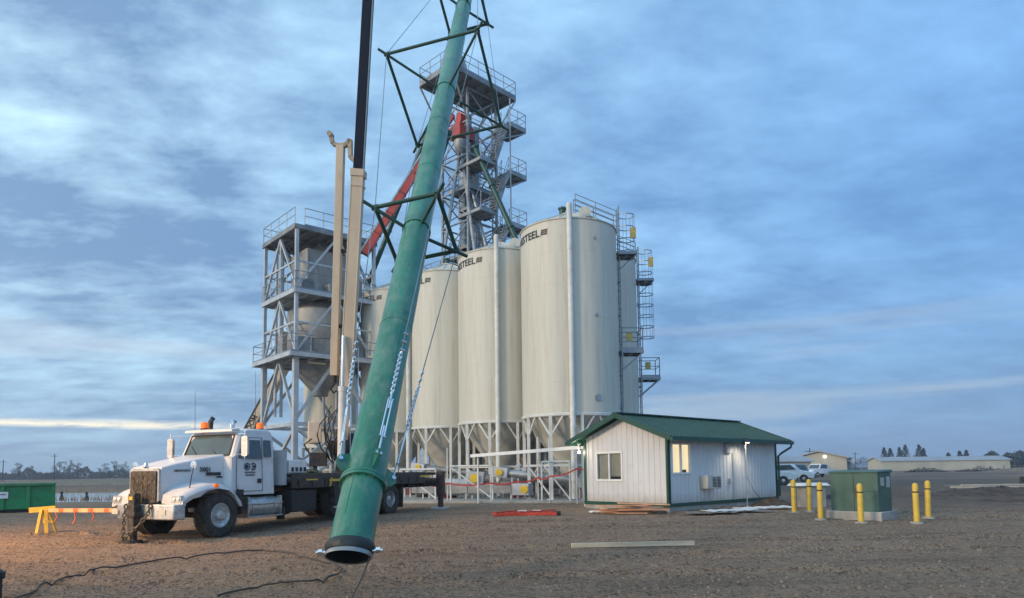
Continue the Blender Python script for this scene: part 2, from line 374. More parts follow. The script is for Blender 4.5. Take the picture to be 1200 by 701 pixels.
bp = t.nodes.new('ShaderNodeBump'); bp.inputs['Strength'].default_value = 1.0; bp.inputs['Distance'].default_value = .055
hh = mth('ADD', fine, mth('MULTIPLY', vor.outputs['Distance'], -.55, t=t), t=t); hh = mth('ADD', hh, mth('MULTIPLY', mid_, 2.0, t=t), t=t); hh = mth('ADD', hh, mth('MULTIPLY', clod, -1.3, t=t), t=t)
t.links.new(hh, bp.inputs['Height']); t.links.new(bp.outputs[0], b.inputs['Normal'])
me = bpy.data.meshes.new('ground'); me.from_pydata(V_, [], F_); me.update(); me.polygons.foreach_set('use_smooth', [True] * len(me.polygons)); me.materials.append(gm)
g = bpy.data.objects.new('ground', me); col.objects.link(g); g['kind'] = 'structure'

# loose stones scattered over the yard
mb = MB()
for k in range(15000):
    y = 7 + 16 * random.random() ** 1.6; x = random.uniform(-.85, .85) * (y + 2); s_ = random.choice((.008, .010, .012, .015, .019, .026, .036)) * random.uniform(.7, 1.2)
    a = random.random() * 6.28; z = gfull(x, y); c, d = math.cos(a) * s_, math.sin(a) * s_
    mb.add([(x + c, y + d, z - .01), (x - d, y + c * .7, z - .01), (x - c * .8, y - d, z - .01), (x + d * .8, y - c, z - .01), (x + c * .3, y + d * .3, z + s_ * .75), (x - c * .4, y - d * .2, z + s_ * .6)],
           [(0, 1, 4), (1, 5, 4), (1, 2, 5), (2, 3, 5), (3, 4, 5), (3, 0, 4)])
tag(mb.build('loose_stones', STONE, smooth=False), 'loose grey brown stones scattered across the dirt yard', 'gravel', kind='stuff')

# pond and far shore
mb = MB(); pts = [(-120, 41), (-70, 40.5), (-36, 40), (-20, 40.5), (-16, 48), (-18, 58), (-40, 62.5), (-140, 63)]
mb.add([(x, y, .04) for x, y in pts], [tuple(range(len(pts)))])
water = mat('pond_water', (.16, .19, .22), .12, var=.1, vs_=.3, bump=.25, bs=3, spec=.8)
tag(mb.build('pond', water), kind='structure')
# weeds on the near bank of the pond
mb = MB()
for k in range(2600):
    x = random.uniform(-60, -20); y = random.uniform(38.5, 42.5) if random.random() < .7 else random.uniform(62, 66); h = random.uniform(.15, .55); z = .12
    dx, dy = random.uniform(-.12, .12), random.uniform(-.1, .1)
    mb.add([(x, y, z), (x + .03, y, z), (x + dx, y + dy, z + h)], [(0, 1, 2)])
tag(mb.build('bank_weeds', DRYGRASS, smooth=False), 'dry brown weeds along the bank of the pond at left', 'weeds', kind='stuff')

# concrete pad under the bins
mb = MB(); pad = [(-8.5, 33.0), (-4.5, 31.6), (1.5, 30.2), (4.2, 29.0), (12, 34), (9, 46), (-2, 60), (-16, 56), (-12, 44)]
mb.prism(pad, .05, .26, 'XY'); tag(mb.build('concrete_pad', CONC, bevel=.02), kind='structure')
PADZ = .26

# ---------------------------------------------------------------- shared steel bits
def railing(mb, pts, h=1.07, r=.024, sp_=1.3, toe=True, closed=False):
    pts = [Vector(p) for p in pts]
    if closed: pts.append(pts[0])
    for a, c in zip(pts, pts[1:]):
        up = Vector((0, 0, 1))
        mb.tube(a + up * h, c + up * h, r, n=6); mb.tube(a + up * h * .55, c + up * h * .55, r * .85, n=6)
        if toe: mb.bar(a + up * .06, c + up * .06, .012, .1)
        n = max(1, round((c - a).length / sp_))
        for k in range(n + 1):
            p = a.lerp(c, k / n); mb.tube(p, p + up * h, r, n=6)
def platform(mb, poly, z, th=.22):
    mb.prism([(p[0], p[1]) for p in poly], z - .05, z, 'XY')
    n = len(poly)
    for k in range(n):
        a, c = poly[k], poly[(k + 1) % n]
        mb.bar((a[0], a[1], z - th / 2 - .003), (c[0], c[1], z - th / 2 - .003), .10, th)
    if n == 4:
        a, b_, c, d = [Vector((*p, z - th / 2 - .02)) for p in poly]
        m_ = max(2, int((b_ - a).length / .9))
        for k in range(1, m_): mb.bar(a.lerp(b_, k / m_), d.lerp(c, k / m_), .07, th * .7)
        mb.bar(a.lerp(d, .5), b_.lerp(c, .5), .08, th * .8)
def cage_ladder(root, p, out, z0, z1, cage0, mt=RAIL):
    """ladder standing at p, cage bulging along out, both unit-level; cage from cage0 up"""
    p = Vector((*p, 0)); o = Vector((*out, 0)).normalized(); s_ = Vector((-o.y, o.x, 0)); mb = MB()
    for q in (-.22, .22): mb.tube(p + s_ * q + Vector((0, 0, z0)), p + s_ * q + Vector((0, 0, z1)), .03, n=6)
    z = z0 + .15
    while z < z1: mb.tube(p - s_ * .22 + Vector((0, 0, z)), p + s_ * .22 + Vector((0, 0, z)), .015, n=5); z += .3
    ld = mb.build('ladder', mt, root, world=True)
    mb = MB()
    ang = [R(-100 + 200 * k / 8) for k in range(9)]
    ring = [p + o * (.40 + .42 * math.cos(a)) + s_ * .40 * math.sin(a) for a in ang]
    z = cage0
    while z <= z1 + .01:
        rr = [p + s_ * -.22] + ring + [p + s_ * .22]
        for a, c in zip(rr, rr[1:]): mb.bar(a + Vector((0, 0, z)), c + Vector((0, 0, z)), .015, .05)
        z += .62
    z -= .62
    for q in ring[::2]: mb.bar(q + Vector((0, 0, cage0)), q + Vector((0, 0, z)), .035, .015, up=o)
    mb.build('ladder_cage', mt, root, world=True)
def rest_platform(root, p, out, z, w_=1.1, dp=1.0, mt=RAIL):
    p = Vector((*p, 0)); o = Vector((*out, 0)).normalized(); s_ = Vector((-o.y, o.x, 0)); mb = MB()
    c = [p - s_ * w_ / 2, p + s_ * w_ / 2, p + s_ * w_ / 2 + o * dp, p - s_ * w_ / 2 + o * dp]
    platform(mb, [(q.x, q.y) for q in c], z, .16)
    for q in (c[0], c[1]): mb.bar(q + Vector((0, 0, z - 1.0)), q + o * dp + Vector((0, 0, z - .16)), .06, .06); mb.bar(q + Vector((0, 0, z - 1.05)), q + Vector((0, 0, z)), .06, .06)
    railing(mb, [q + Vector((0, 0, z)) for q in (c[0], c[3], c[2], c[1])], sp_=1.2)
    mb.build('rest_platform', mt, root, world=True)
    g_ = MB(); q = p + o * (dp * .35) - s_ * (w_ / 2 + .03) + Vector((0, 0, z + .62)); g_.bar(q - o * .15, q + o * .15, .03, .4)
    g_.build('safety_gate', GATEY, root, world=True)

# ---------------------------------------------------------------- hopper bins
SR, SZ0, SZ1 = 2.37, 4.15, 13.3
def flag_mark(mb, f, s_):
    # small checkered flag-like mark after the lettering
    for i, j, w_, h_ in ((.12, .66, .95, .22), (.10, .38, .42, .22), (.60, .38, .42, .22), (.06, .10, .95, .22), (.0, -.05, .10, .9)):
        mb.add([f(i * s_, j * s_), f((i + w_) * s_, j * s_), f((i + w_ + .12) * s_, (j + h_) * s_), f((i + .12) * s_, (j + h_) * s_)], [(0, 1, 2, 3)])
def silo(x, y, label, text_end=-24, vent=True, vx=.03, cap=(-.25, 0), ladder=None, r=SR, z0=SZ0, z1=SZ1, letters=True, legs=10, box=True, phase=0):
    root = thing('hopper_bin', label, 'grain bin', (x, y, PADZ), 0, 'cream steel hopper bins in a row')
    c = (0, 0, 0); zo = -PADZ
    zb, zt = z0 + zo, z1 + zo
    face = math.atan2(-y, -x)                      # towards the viewer's side of the yard
    mb = MB(); prof = [(r, zb)]
    nseam = 6
    for k in range(1, nseam + 1):
        z = zb + (zt - zb) * k / nseam
        prof += [(r, z - .032), (r, z - .022), (r + .005, z - .012), (r + .005, z + .012), (r, z + .022), (r, z + .032)] if k < nseam else [(r, z)]
    mb.lathe(prof, c, 96); mb.build('shell', SILO, root)
    a = face + .55; hx, hy = (r + .02) * math.cos(a), (r + .02) * math.sin(a)
    for z_, rr_ in ((zb + .75, .16), (zb + 4.6, .07), (zt - .9, .07)): mb = MB(); mb.tube((hx, hy, z_), (hx + .05 * math.cos(a), hy + .05 * math.sin(a), z_), rr_, n=16); mb.build('sight_port', GALV, root)
    mb = MB(); mb.lathe([(r + .035, zt - .05), (r + .05, zt), (r + .01, zt + .02), (r * .45, zt + .62), (.38, zt + .93), (.38, zt + 1.0), (.02, zt + 1.03)], c, 72)
    for k in range(24):
        a = R(15 * k); mb.bar((r * math.cos(a), r * math.sin(a), zt + .03), (.4 * math.cos(a), .4 * math.sin(a), zt + .95), .03, .04)
    mb.build('roof', SILO, root)
    mb = MB(); mb.lathe([(r + .012, zb - .10), (r + .06, zb - .06), (r + .06, zb + .04), (r + .012, zb + .07)], c, 96); mb.build('ring_band', LEGW, root)
    mb = MB(); zc0 = .95
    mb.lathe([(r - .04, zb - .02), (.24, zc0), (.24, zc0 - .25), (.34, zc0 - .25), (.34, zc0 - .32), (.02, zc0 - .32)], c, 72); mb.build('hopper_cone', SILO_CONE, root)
    mb = MB(); mb.box((0, 0, zc0 - .42), (.62, .5, .16)); mb.box((.42, 0, zc0 - .42), (.35, .4, .06)); mb.tube((0, 0, zc0 - .5), (.15, -.1, zc0 - .75), .17, n=12); mb.build('slide_gate', GRATE, root)
    for k in range(legs):
        a = face + R(phase) + 2 * math.pi * k / legs; rr = r - .02
        p = Vector((rr * math.cos(a), rr * math.sin(a), 0)); mb = MB()
        mb.bar(p, p + Vector((0, 0, zb - .02)), .15, .15, up=(0, 0, 1)); mb.box((p.x, p.y, .012), (.34, .34, .024), a)
        for s_ in (-1, 1):
            a2 = a + s_ * R(15); mb.bar(p + Vector((0, 0, zb - 1.0)), (rr * math.cos(a2), rr * math.sin(a2), zb - .06), .07, .07)
        mb.build('leg', LEGW, root)
    mb = MB()
    for k in range(legs):
        a, a2 = face + R(phase) + 2 * math.pi * k / legs, face + R(phase) + 2 * math.pi * (k + 1) / legs; rr = r - .02
        p, q = Vector((rr * math.cos(a), rr * math.sin(a), 1.55)), Vector((rr * math.cos(a2), rr * math.sin(a2), 1.55))
        mb.bar(p, q, .08, .10)
        if k % 2 == 0: mb.bar(p - Vector((0, 0, .05)), q - Vector((0, 0, 1.45)), .06, .06)
    mb.build('leg_brace', LEGW, root)
    if letters:
        mb = MB(); hgt = .50; vs, fs = text_geo('WESTEEL', hgt, .014, 'LEFT', 1.05); wd = max(v.x for v in vs); a_end = face + R(text_end)
        rr = r + .018; ms = .34
        def f(u_, v_): a = a_end + (u_ - wd - ms * 1.25) / rr; return Vector((rr * math.cos(a), rr * math.sin(a), zt - .72 + v_))
        mb.add([f(v.x, v.y) for v in vs], fs); flag_mark(mb, lambda u_, v_: f(wd + .06 + u_, v_), ms); mb.build('lettering', LOGOB, root)
    if vent:
        a = face + vx; mb = MB(); pr_ = r + .19; px, py = pr_ * math.cos(a), pr_ * math.sin(a)
        mb.tube((px, py, .05), (px, py, zt + .55), .13, n=16)
        z = 1.2
        while z < zt: mb.tube((px, py, z), (px, py, z + .05), .142, n=16); z += 2.05
        mb.lathe([(.13, zt + .55), (.10, zt + .62), (.02, zt + .66)], (px, py, 0), 16)
        for z in (zb + .5, zt - 1): mb.bar((px, py, z), (r * math.cos(a), r * math.sin(a), z), .05, .05)
        mb.build('vent_pipe', LEGW, root)
        mb = MB(); q = (cap[0], cap[1])
        mb.lathe([(.16, zt + .95), (.16, zt + 1.25), (.22, zt + 1.3), (.22, zt + 1.36), (.12, zt + 1.42), (.02, zt + 1.44)], (q[0], q[1], 0), 18); mb.build('inlet_cap', GREENTRIM, root)
    if box:
        mb = MB(); a = face + R(28); q = Vector((r * .72 * math.cos(a), r * .72 * math.sin(a), zt + .42))
        rings = []
        for s_ in (-.3, .3):
            rings.append([q + Vector((math.cos(R(t_)) * .3 - .0, s_, max(-.2, math.sin(R(t_)) * .3))) for t_ in range(0, 360, 24)])
        mb.loft(rings); mb.tube(q - Vector((0, 0, .45)), q, .16, n=12); mb.build('roof_vent', SILO, root)
    if ladder:
        a = ladder['a']; o = (math.cos(a), math.sin(a)); p = (x + (r + .16) * o[0], y + (r + .16) * o[1])
        out = ladder.get('out', o)
        cage_ladder(root, p, out, ladder['z0'], ladder['z1'], ladder['cage'])
        if ladder.get('top'):
            mb = MB(); c4 = Vector((p[0], p[1], 0)); oo = Vector((*out, 0)).normalized(); ss = Vector((-oo.y, oo.x, 0)); z = ladder['top']
            platform(mb, [tuple((c4 + ss * i + oo * j)[:2]) for i, j in ((-.5, -.1), (.5, -.1), (.5, .75), (-.5, .75))], z, .14)
            mb.bar(c4 + Vector((0, 0, z - .8)), c4 + oo * .75 + Vector((0, 0, z - .1)), .05); mb.build('top_landing', RAIL, root, world=True)
            g_ = MB(); q = c4 + oo * .66 - ss * .42 + Vector((0, 0, z + .95)); g_.bar(q - oo * .14, q + oo * .14, .03, .55); g_.build('safety_gate', GATEY, root, world=True)
        rest_platform(root, (x + (r + .12) * math.cos(a), y + (r + .12) * math.sin(a)), out, ladder['rest'])
        mb = MB()      # handrails climbing the roof to the centre
        for s_ in (-.35, .35):
            ss = Vector((-o[1], o[0], 0)) * s_; A = Vector((x + r * o[0], y + r * o[1], z1)) + ss; B = Vector((x + .35 * o[0], y + .35 * o[1], z1 + .85)) + ss
            for h in (.3, .57, .84, 1.1): mb.tube(A + Vector((0, 0, h)), B + Vector((0, 0, h)), .02, n=6)
            for k in (0, .5, 1): q = A.lerp(B, k); mb.tube(q, q + Vector((0, 0, 1.1)), .022, n=6)
        mb.build('roof_handrail', RAIL, root, world=True)
        for z in (4.6, 6.2, 9.2, 10.9, 12.3):
            if z < z1:
                mb = MB()
                for s_ in (-.22, .22):
                    ss = Vector((-o[1], o[0], 0)) * s_; mb.bar(Vector((p[0], p[1], z)) + ss, Vector((x + r * o[0] * .99, y + r * o[1] * .99, z)) + ss, .05, .05)
                mb.bar(Vector((p[0] - o[1] * .26, p[1] + o[0] * .26, z)), Vector((p[0] + o[1] * .26, p[1] - o[0] * .26, z)), .04, .05)
                mb.build('ladder_bracket', RAIL, root, world=True)
    return root
silo(2.9, 33.3, 'big cream hopper bin nearest the office, tall white vent pipe down its front', ladder=dict(a=R(2), z0=2.5, z1=14.7, cage=12.4, top=12.3, rest=7.4), phase=12)
silo(4.75, 38.2, 'cream bin mostly hidden, rear right, with caged ladder against the sky', vent=False, letters=False, ladder=dict(a=R(0), z0=1.0, z1=14.2, cage=9.0, top=12.3, rest=6.7), box=False)
silo(-.55, 37.5, 'cream hopper bin second from the office, with white pipe on its front', vx=-.08, phase=20)
silo(-3.9, 41.3, 'cream hopper bin third from the office, beside the leaning green pipe', vx=-1.12, cap=(0, 0), box=False, phase=4)
silo(-7.65, 45.2, 'cream hopper bin fourth in the row, mostly behind the green pipe', vent=False, box=False)
silo(-2.3, 46.2, 'cream hopper bin of the back row, farther left behind the third bin', vent=False, letters=False, box=False)
silo(1.3, 42.3, 'cream hopper bin of the back row, seen only between the legs of the front ones', vent=False, letters=False, box=False)
silo(-13.3, 50.0, 'short cream hopper bin on legs, seen under the open steel tower', vent=False, letters=False, box=False, r=1.95, z0=3.45, z1=9.6, legs=8)

TOWERS = mat('weathered_tower_steel', (.33, .35, .37), .5, .3, var=.15, vs_=1.6, dirt=(.20, .18, .16), dlo=.5)
# ---------------------------------------------------------------- leg tower (bucket elevator tower)
TU, TV = Vector((.70, .714, 0)), Vector((-.714, .70, 0))
TN = Vector((-2.75, 44.4, 0)); TS = 2.65; TTOP = 27.5
tower = thing('elevator_tower', 'tall galvanised lattice tower with stairs and platforms rising behind the bins', 'tower', tuple(TN + (TU + TV) * TS / 2), 0)
cn = [TN, TN + TU * TS, TN + (TU + TV) * TS, TN + TV * TS]
for q in cn:
    mb = MB(); mb.bar(q + Vector((0, 0, PADZ)), q + Vector((0, 0, TTOP)), .15, .15, up=TU); mb.build('column', TOWERS, tower, world=True)
for fce in range(4):
    a, c = cn[fce], cn[(fce + 1) % 4]; mb = MB(); n = 12; dz = TTOP / n
    for k in range(1, n + 1):
        z = Vector((0, 0, k * dz)); mb.bar(a + z, c + z, .09)
        lo = Vector((0, 0, (k - 1) * dz + .3)); hi = Vector((0, 0, k * dz - .1))
        mb.bar(a + lo, c + hi, .065); mb.bar(c + lo, a + hi, .065)
    mb.build('lattice_brace', TOWERS, tower, world=True)
for i, q in enumerate((TN + TU * .95 + TV * 1.45, TN + TU * 1.5 + TV * .95)):
    mb = MB(); mb.bar(q + Vector((0, 0, PADZ)), q + Vector((0, 0, 25.5)), .52, .42, up=TU)
    z = 1.5
    while z < 25: mb.bar(q + Vector((0, 0, z)), q + Vector((0, 0, z + .06)), .60, .50, up=TU); z += 2.4
    mb.build('elevator_trunk', GALV, tower, world=True)
P0 = TN - TU * 2.2 - TV * .95
def tp(i, j): q = P0 + TU * i + TV * j; return (q.x, q.y)
mb = MB(); poly = [tp(0, 0), tp(5.9, 0), tp(5.9, 3.3), tp(0, 3.3)]; platform(mb, poly, 27.9, .3)
mb.build('top_platform', GRATE, tower, world=True)
mb = MB(); railing(mb, [(*q, 27.9) for q in poly], closed=True); mb.build('top_railing', RAIL, tower, world=True)
mb = MB()
for i, j, s_ in ((1.6, 1.6, (1.5, .9, 1.3)), (2.9, 1.6, (.9, .9, .9)), (4.4, 2.2, (.7, .6, .5))):
    q = P0 + TU * i + TV * j; mb.box((q.x, q.y, 27.95 + s_[2] / 2), s_, math.atan2(TU.y, TU.x))
q = P0 + TU * 1.6 + TV * 1.6; mb.tube(q + Vector((0, 0, 29.2)) - TV * .45, q + Vector((0, 0, 29.2)) + TV * .45, .6, n=24)
mb.build('elevator_head', TOWERS, tower, world=True)
for i, j in ((0, 0), (5.9, 0), (5.9, 3.3), (0, 3.3)):
    mb = MB(); q = P0 + TU * i + TV * j; nn = min(cn, key=lambda c_: (c_ - q).length); mb.bar(q + Vector((0, 0, 27.6)), nn + Vector((0, 0, 25.2)), .09); mb.build('knee_brace', TOWERS, tower, world=True)
# landings and stairs on the right flank
S0 = TN - TV * .75
for k, z in enumerate((25.3, 21.9, 18.3, 14.8)):
    mb = MB(); poly = [tuple((S0 + TU * i + TV * j)[:2]) for i, j in ((2.4, -.9), (3.95, -.9), (3.95, .9), (2.4, .9))]
    platform(mb, poly, z, .22); railing(mb, [(*q_, z) for q_ in poly], sp_=1.0)
    for q_ in poly[:2]: mb.bar((*q_, z - .25), (*(Vector((*poly[0], 0)) - TU * .9)[:2], z - 1.5), .07)
    mb.build('stair_landing', TOWERS, tower, world=True)
    mb = MB(); poly = [tuple((S0 + TU * i + TV * j)[:2]) for i, j in ((-.1, -.6), (1.2, -.6), (1.2, 1.6), (-.1, 1.6))]
    platform(mb, poly, z - 3.1, .2); railing(mb, [(*q_, z - 3.1) for q_ in poly], sp_=1.0); mb.bar((*poly[2], z - 3.2), (*(Vector((*poly[2], 0)) + TU * 1.6)[:2], z - 3.2), .1); mb.build('stair_landing', TOWERS, tower, world=True)
    A = S0 + TU * 2.35 - TV * .45 + Vector((0, 0, z)); B = S0 + TU * 1.1 - TV * .45 + Vector((0, 0, z - 3.1)); mb = MB()
    for o_ in (-.35, .35):
        mb.bar(A + TV * o_, B + TV * o_, .05, .24)
        for h in (.55, 1.0): mb.tube(A + TV * o_ + Vector((0, 0, h)), B + TV * o_ + Vector((0, 0, h)), .022, n=6)
        for m_ in (0, .33, .66, 1): q = A.lerp(B, m_) + TV * o_; mb.tube(q, q + Vector((0, 0, 1)), .022, n=6)
    for m_ in range(13): q = A.lerp(B, (m_ + .5) / 13); mb.bar(q - TV * .35, q + TV * .35, .24, .04)
    mb.build('stair_flight', TOWERS, tower, world=True)
for i in (2.4,):
    mb = MB()
    for j in (-.9, .9): q = S0 + TU * i + TV * j; mb.bar(q + Vector((0, 0, 9)), q + Vector((0, 0, 27)), .09)
    mb.build('stair_post', TOWERS, tower, world=True)
for q0, z in ((TN - TU * 1.1 + TV * 1.6, 14.6), (TN + TU * .2 + TV * .2, 20.9), (TN + TU * .2 + TV * .2, 16.2)):
    poly = [tuple((q0 + TU * i + TV * j)[:2]) for i, j in ((0, 0), (2.3, 0), (2.3, 2.0), (0, 2.0))]
    mb = MB(); platform(mb, poly, z, .2); railing(mb, [(*p, z) for p in poly], closed=True); mb.build('service_platform', TOWERS, tower, world=True)
# second-storey drop platform left, distributor with red hood
mb = MB(); q = TN + TU * .2 + TV * .9
c = q + Vector((0, 0, 24.9)); rot = math.atan2(TU.y, TU.x)
mb.M = Matrix.Translation(c) @ Matrix.Rotation(rot, 4, 'Z') @ Matrix.Scale(.8, 4)
mb.loft([[(-.75, -.7, -.9), (.85, -.7, -.9), (.85, .7, -.9), (-.75, .7, -.9)], [(-.75, -.7, .1), (.85, -.7, .1), (.85, .7, .1), (-.75, .7, .1)], [(-.3, -.35, .7), (.35, -.35, .7), (.35, .35, .7), (-.3, .35, .7)], [(-.25, -.3, 1.5), (.3, -.3, 1.5), (.3, .3, 1.5), (-.25, .3, 1.5)]])
mb.build('discharge_hood', REDP, tower, world=True)
mb = MB(); mb.lathe([(.2, 23.2), (.4, 23.4), (.5, 23.8), (.5, 24.1), (.3, 24.2)], (q.x, q.y, 0), 24); mb.build('distributor', TOWERS, tower, world=True)
mb = MB()
for z in range(3, 27, 2):
    mb.tube(cn[2] + Vector((0, 0, z)), cn[2] + Vector((0, 0, z + 2)), .04, n=6)
mb.build('conduit', TOWERS, tower, world=True)

for i, (a_, b_) in enumerate((((.3, 1.2, 23.3), (-1.2, 1.5, 14.5)), ((.5, 1.0, 23.3), (1.6, -.9, 13.9)), ((.2, .8, 23.2), (-.4, -1.4, 13.6)), ((.6, 1.4, 23.1), (2.9, .6, 14.0)))):
    mb = MB(); mb.tube(TN + TU * a_[0] + TV * a_[1] + Vector((0, 0, a_[2])), TN + TU * b_[0] + TV * b_[1] + Vector((0, 0, b_[2])), .11, n=10); mb.build('drop_spout', GALV if i % 2 else TOWERS, tower, world=True)
for z_ in (23.0, 19.3, 16.7):
    mb = MB(); poly = [tuple((TN + TU * i + TV * j)[:2]) for i, j in ((.1, .1), (2.5, .1), (2.5, 1.0), (.1, 1.0))]; platform(mb, poly, z_, .18); mb.build('inner_walkway', GRATE, tower, world=True)
    mb = MB(); railing(mb, [(*p, z_) for p in poly], sp_=.8); mb.build('inner_railing', RAIL, tower, world=True)
# red enclosed conveyor and green spouts hanging from the tower
A = Vector((-9.35, 43.0, 15.6)); B = Vector((-3.75, 43.4, 25.0)); d = (B - A).normalized(); nrm = Vector((0, -1, 0)).cross(d).normalized()
rc = thing('red_conveyor', 'red enclosed conveyor climbing from the open steel tower to the lattice tower', 'conveyor', tuple(A))
mb = MB(); mb.bar(A, B, .44, .42); n = 7
mb.build('housing', REDP, rc, world=True)
for k in range(n + 1):
    mb = MB(); q = A.lerp(B, k / n); mb.bar(q - d * .03, q + d * .03, .52, .50); mb.build('flange', REDRUST, rc, world=True)
mb = MB()
for s_ in (-.24, .24): mb.bar(A + Vector((0, s_, 0)) + nrm * .25, B + Vector((0, s_, 0)) + nrm * .25, .05, .10)
mb.build('side_rail', GALV, rc, world=True)
for nm, a, c, lb in (('left', (-4.9, 44.0, 25.4), (-10.0, 46.5, 14.3), 'green spout pipe sloping down to the left behind the leaning pipe'), ('mid', (-3.9, 43.9, 24.2), (-7.6, 45.2, 14.2), 'dark green spout pipe dropping steeply between the two towers'),
                     ('right', (-2.3, 44.0, 23.2), (1.3, 42.3, 14.1), 'green spout pipe sloping down right to the back bins')):
    rt = thing('spout_pipe', lb, 'pipe', c); mb = MB(); mb.tube(a, c, .17, n=14); mb.build('pipe', GREENTRIM, rt, world=True)
    a, c = Vector(a), Vector(c); mb = MB(); d = (c - a).normalized()
    for k in (0.02, .33, .66, .98): q = a.lerp(c, k); mb.tube(q - d * .03, q + d * .03, .24, n=14)
    mb.build('flange', GREEND, rt, world=True)

# ---------------------------------------------------------------- open steel blending tower on the left
BF = Vector((-12.76, 40.0, 0)); BU = Vector((.75, .66, 0)).normalized(); BV = Vector((-.66, .75, 0)).normalized(); BA, BB = 5.2, 4.8
bt = thing('blending_tower', 'open grey steel tower with three railed platforms and a hopper inside', 'tower', tuple(BF + BU * BA / 2 + BV * BB / 2), 0)
bc = [BF, BF + BU * BA, BF + BU * BA + BV * BB, BF + BV * BB]; ZL, ZM, ZT = 8.7, 12.6, 16.5
for q in bc: 
    mb = MB(); mb.bar(q + Vector((0, 0, .1)), q + Vector((0, 0, ZL)), .30, .30, up=BU); mb.bar(q + Vector((0, 0, ZL)), q + Vector((0, 0, ZT - .2)), .19, .19, up=BU); mb.box((q.x, q.y, .12), (.5, .5, .05), .7); mb.build('column', GALVP, bt, world=True)
for k in range(4):
    a, c = bc[k], bc[(k + 1) % 4]; mb = MB()
    Z = lambda z: Vector((0, 0, z))
    mb.bar(a + Z(.6), c + Z(4.3), .16); mb.bar(c + Z(.6), a + Z(4.3), .16); mb.bar(a + Z(4.5), c + Z(4.5), .2, .22)
    mb.bar(a + Z(4.7), a.lerp(c, .48) + Z(ZL - .3), .16); mb.bar(c + Z(4.7), a.lerp(c, .52) + Z(ZL - .3), .16)
    for z0, z1 in ((ZL + .1, ZM - .3), (ZM + .1, ZT - .3)):
        mb.bar(a + Z(z0), a.lerp(c, .5) + Z(z1), .12); mb.bar(c + Z(z0), a.lerp(c, .5) + Z(z1), .12)
    mb.build('cross_brace', GALVP, bt, world=True)
def bpoly(o_): return [tuple((BF + BU * i + BV * j)[:2]) for i, j in ((-o_, -o_), (BA + o_, -o_), (BA + o_, BB + o_), (-o_, BB + o_))]
for z, o_ in ((ZL, .55), (ZM, .14), (ZT, .14)):
    mb = MB(); platform(mb, bpoly(o_), z, .25); mb.build('platform', GALVP if z != ZT else GRATE, bt, world=True)
    mb = MB(); pl = bpoly(o_ - .03)
    if z == ZT:
        g1 = Vector((*pl[0], z)); g2 = Vector((*pl[1], z)); g3 = Vector((*pl[3], z))
        railing(mb, [tuple(g1.lerp(g2, .10)), tuple(g2), (*pl[2], z), tuple(g3), tuple(g3.lerp(g1, .97))])
    else: railing(mb, [(*p, z) for p in pl], closed=True)
    mb.build('railing', RAIL, bt, world=True)
cc = BF + BU * BA * .52 + BV * BB * .5
mb = MB(); mb.box((cc.x, cc.y, ZM + 1.6), (3.0, 2.4, 2.9), math.atan2(BU.y, BU.x)); mb.bar(cc + Vector((0, 0, ZM + 3.0)), cc + Vector((0, 0, ZT - .1)), .7, .7, up=BU)
mb.build('feed_box', BINGREY, bt, bevel=.04, world=True)
mb = MB(); mb.lathe([(1.95, ZL + .3), (2.05, ZL + .5), (2.05, ZL + 3.1), (1.2, ZM - .2)], (cc.x, cc.y, 0), 40)
for z in (ZL + 1.2, ZL + 2.1): mb.lathe([(2.05, z - .05), (2.12, z), (2.05, z + .05)], (cc.x, cc.y, 0), 40)
mb.build('mixer_drum', BINGREY, bt, world=True)
mb = MB(); mb.lathe([(2.0, ZL - .15), (1.8, ZL - .5), (.55, ZL - 1.9), (.5, ZL - 2.2), (.02, ZL - 2.2)], (cc.x, cc.y, 0), 40); mb.build('hopper_cone', GRATE, bt, world=True)
mb = MB()
for i, j in ((3.3, -.2), (3.3, .3)):
    q = BF + BU * i + BV * (1.0 + j); mb.box((q.x, q.y, ZL + 1.5), (1.6, .08, 1.1), math.atan2(BU.y, BU.x))
mb.build('control_panel', GALVP, bt, bevel=.02, world=True)
for z_, zb_ in ((ZL, 1.9), (ZM, 1.7)):
    for k in range(4):
        a, c = bc[k], bc[(k + 1) % 4]; mb = MB(); mb.bar(a + Vector((0, 0, z_ + zb_)), c + Vector((0, 0, z_ + zb_)), .10); mb.bar(a.lerp(c, .5) + Vector((0, 0, z_ + .05)), a.lerp(c, .5) + Vector((0, 0, z_ + 3.5)), .09); mb.build('girt', GALVP, bt, world=True)
for nm, i, j, z_, sz in (('motor_box', .8, 1.0, ZL, (.9, .8, 1.2)), ('motor_box', 4.3, .9, ZL, (1.0, .8, 1.7)), ('scale_cabinet', .9, 3.6, ZL, (.8, .8, 1.9)), ('motor_box', 1.0, 1.0, ZM, (.8, .7, .9)), ('scale_cabinet', 4.4, 1.1, ZM, (.8, .7, 1.6)), ('duct_box', 2.9, .7, ZM, (1.2, .6, .8))):
    q = BF + BU * i + BV * j; mb = MB(); mb.box((q.x, q.y, z_ + sz[2] / 2), sz, math.atan2(BU.y, BU.x)); mb.build(nm, GRATE if nm == 'motor_box' else BINGREY, bt, bevel=.03, world=True)
for i, j in ((.5, 4.2), (.9, 4.2), (4.9, 3.6), (3.9, 4.3)):
    q = BF + BU * i + BV * j; mb = MB(); mb.tube(q + Vector((0, 0, 5.2)), q + Vector((0, 0, ZT - .3)), .10, n=10); mb.build('pipe_run', GALVP, bt, world=True)
A = BF + BU * .6 + BV * 4.4 + Vector((0, 0, ZL)); B = BF + BU * 4.2 + BV * 4.4 + Vector((0, 0, ZM))
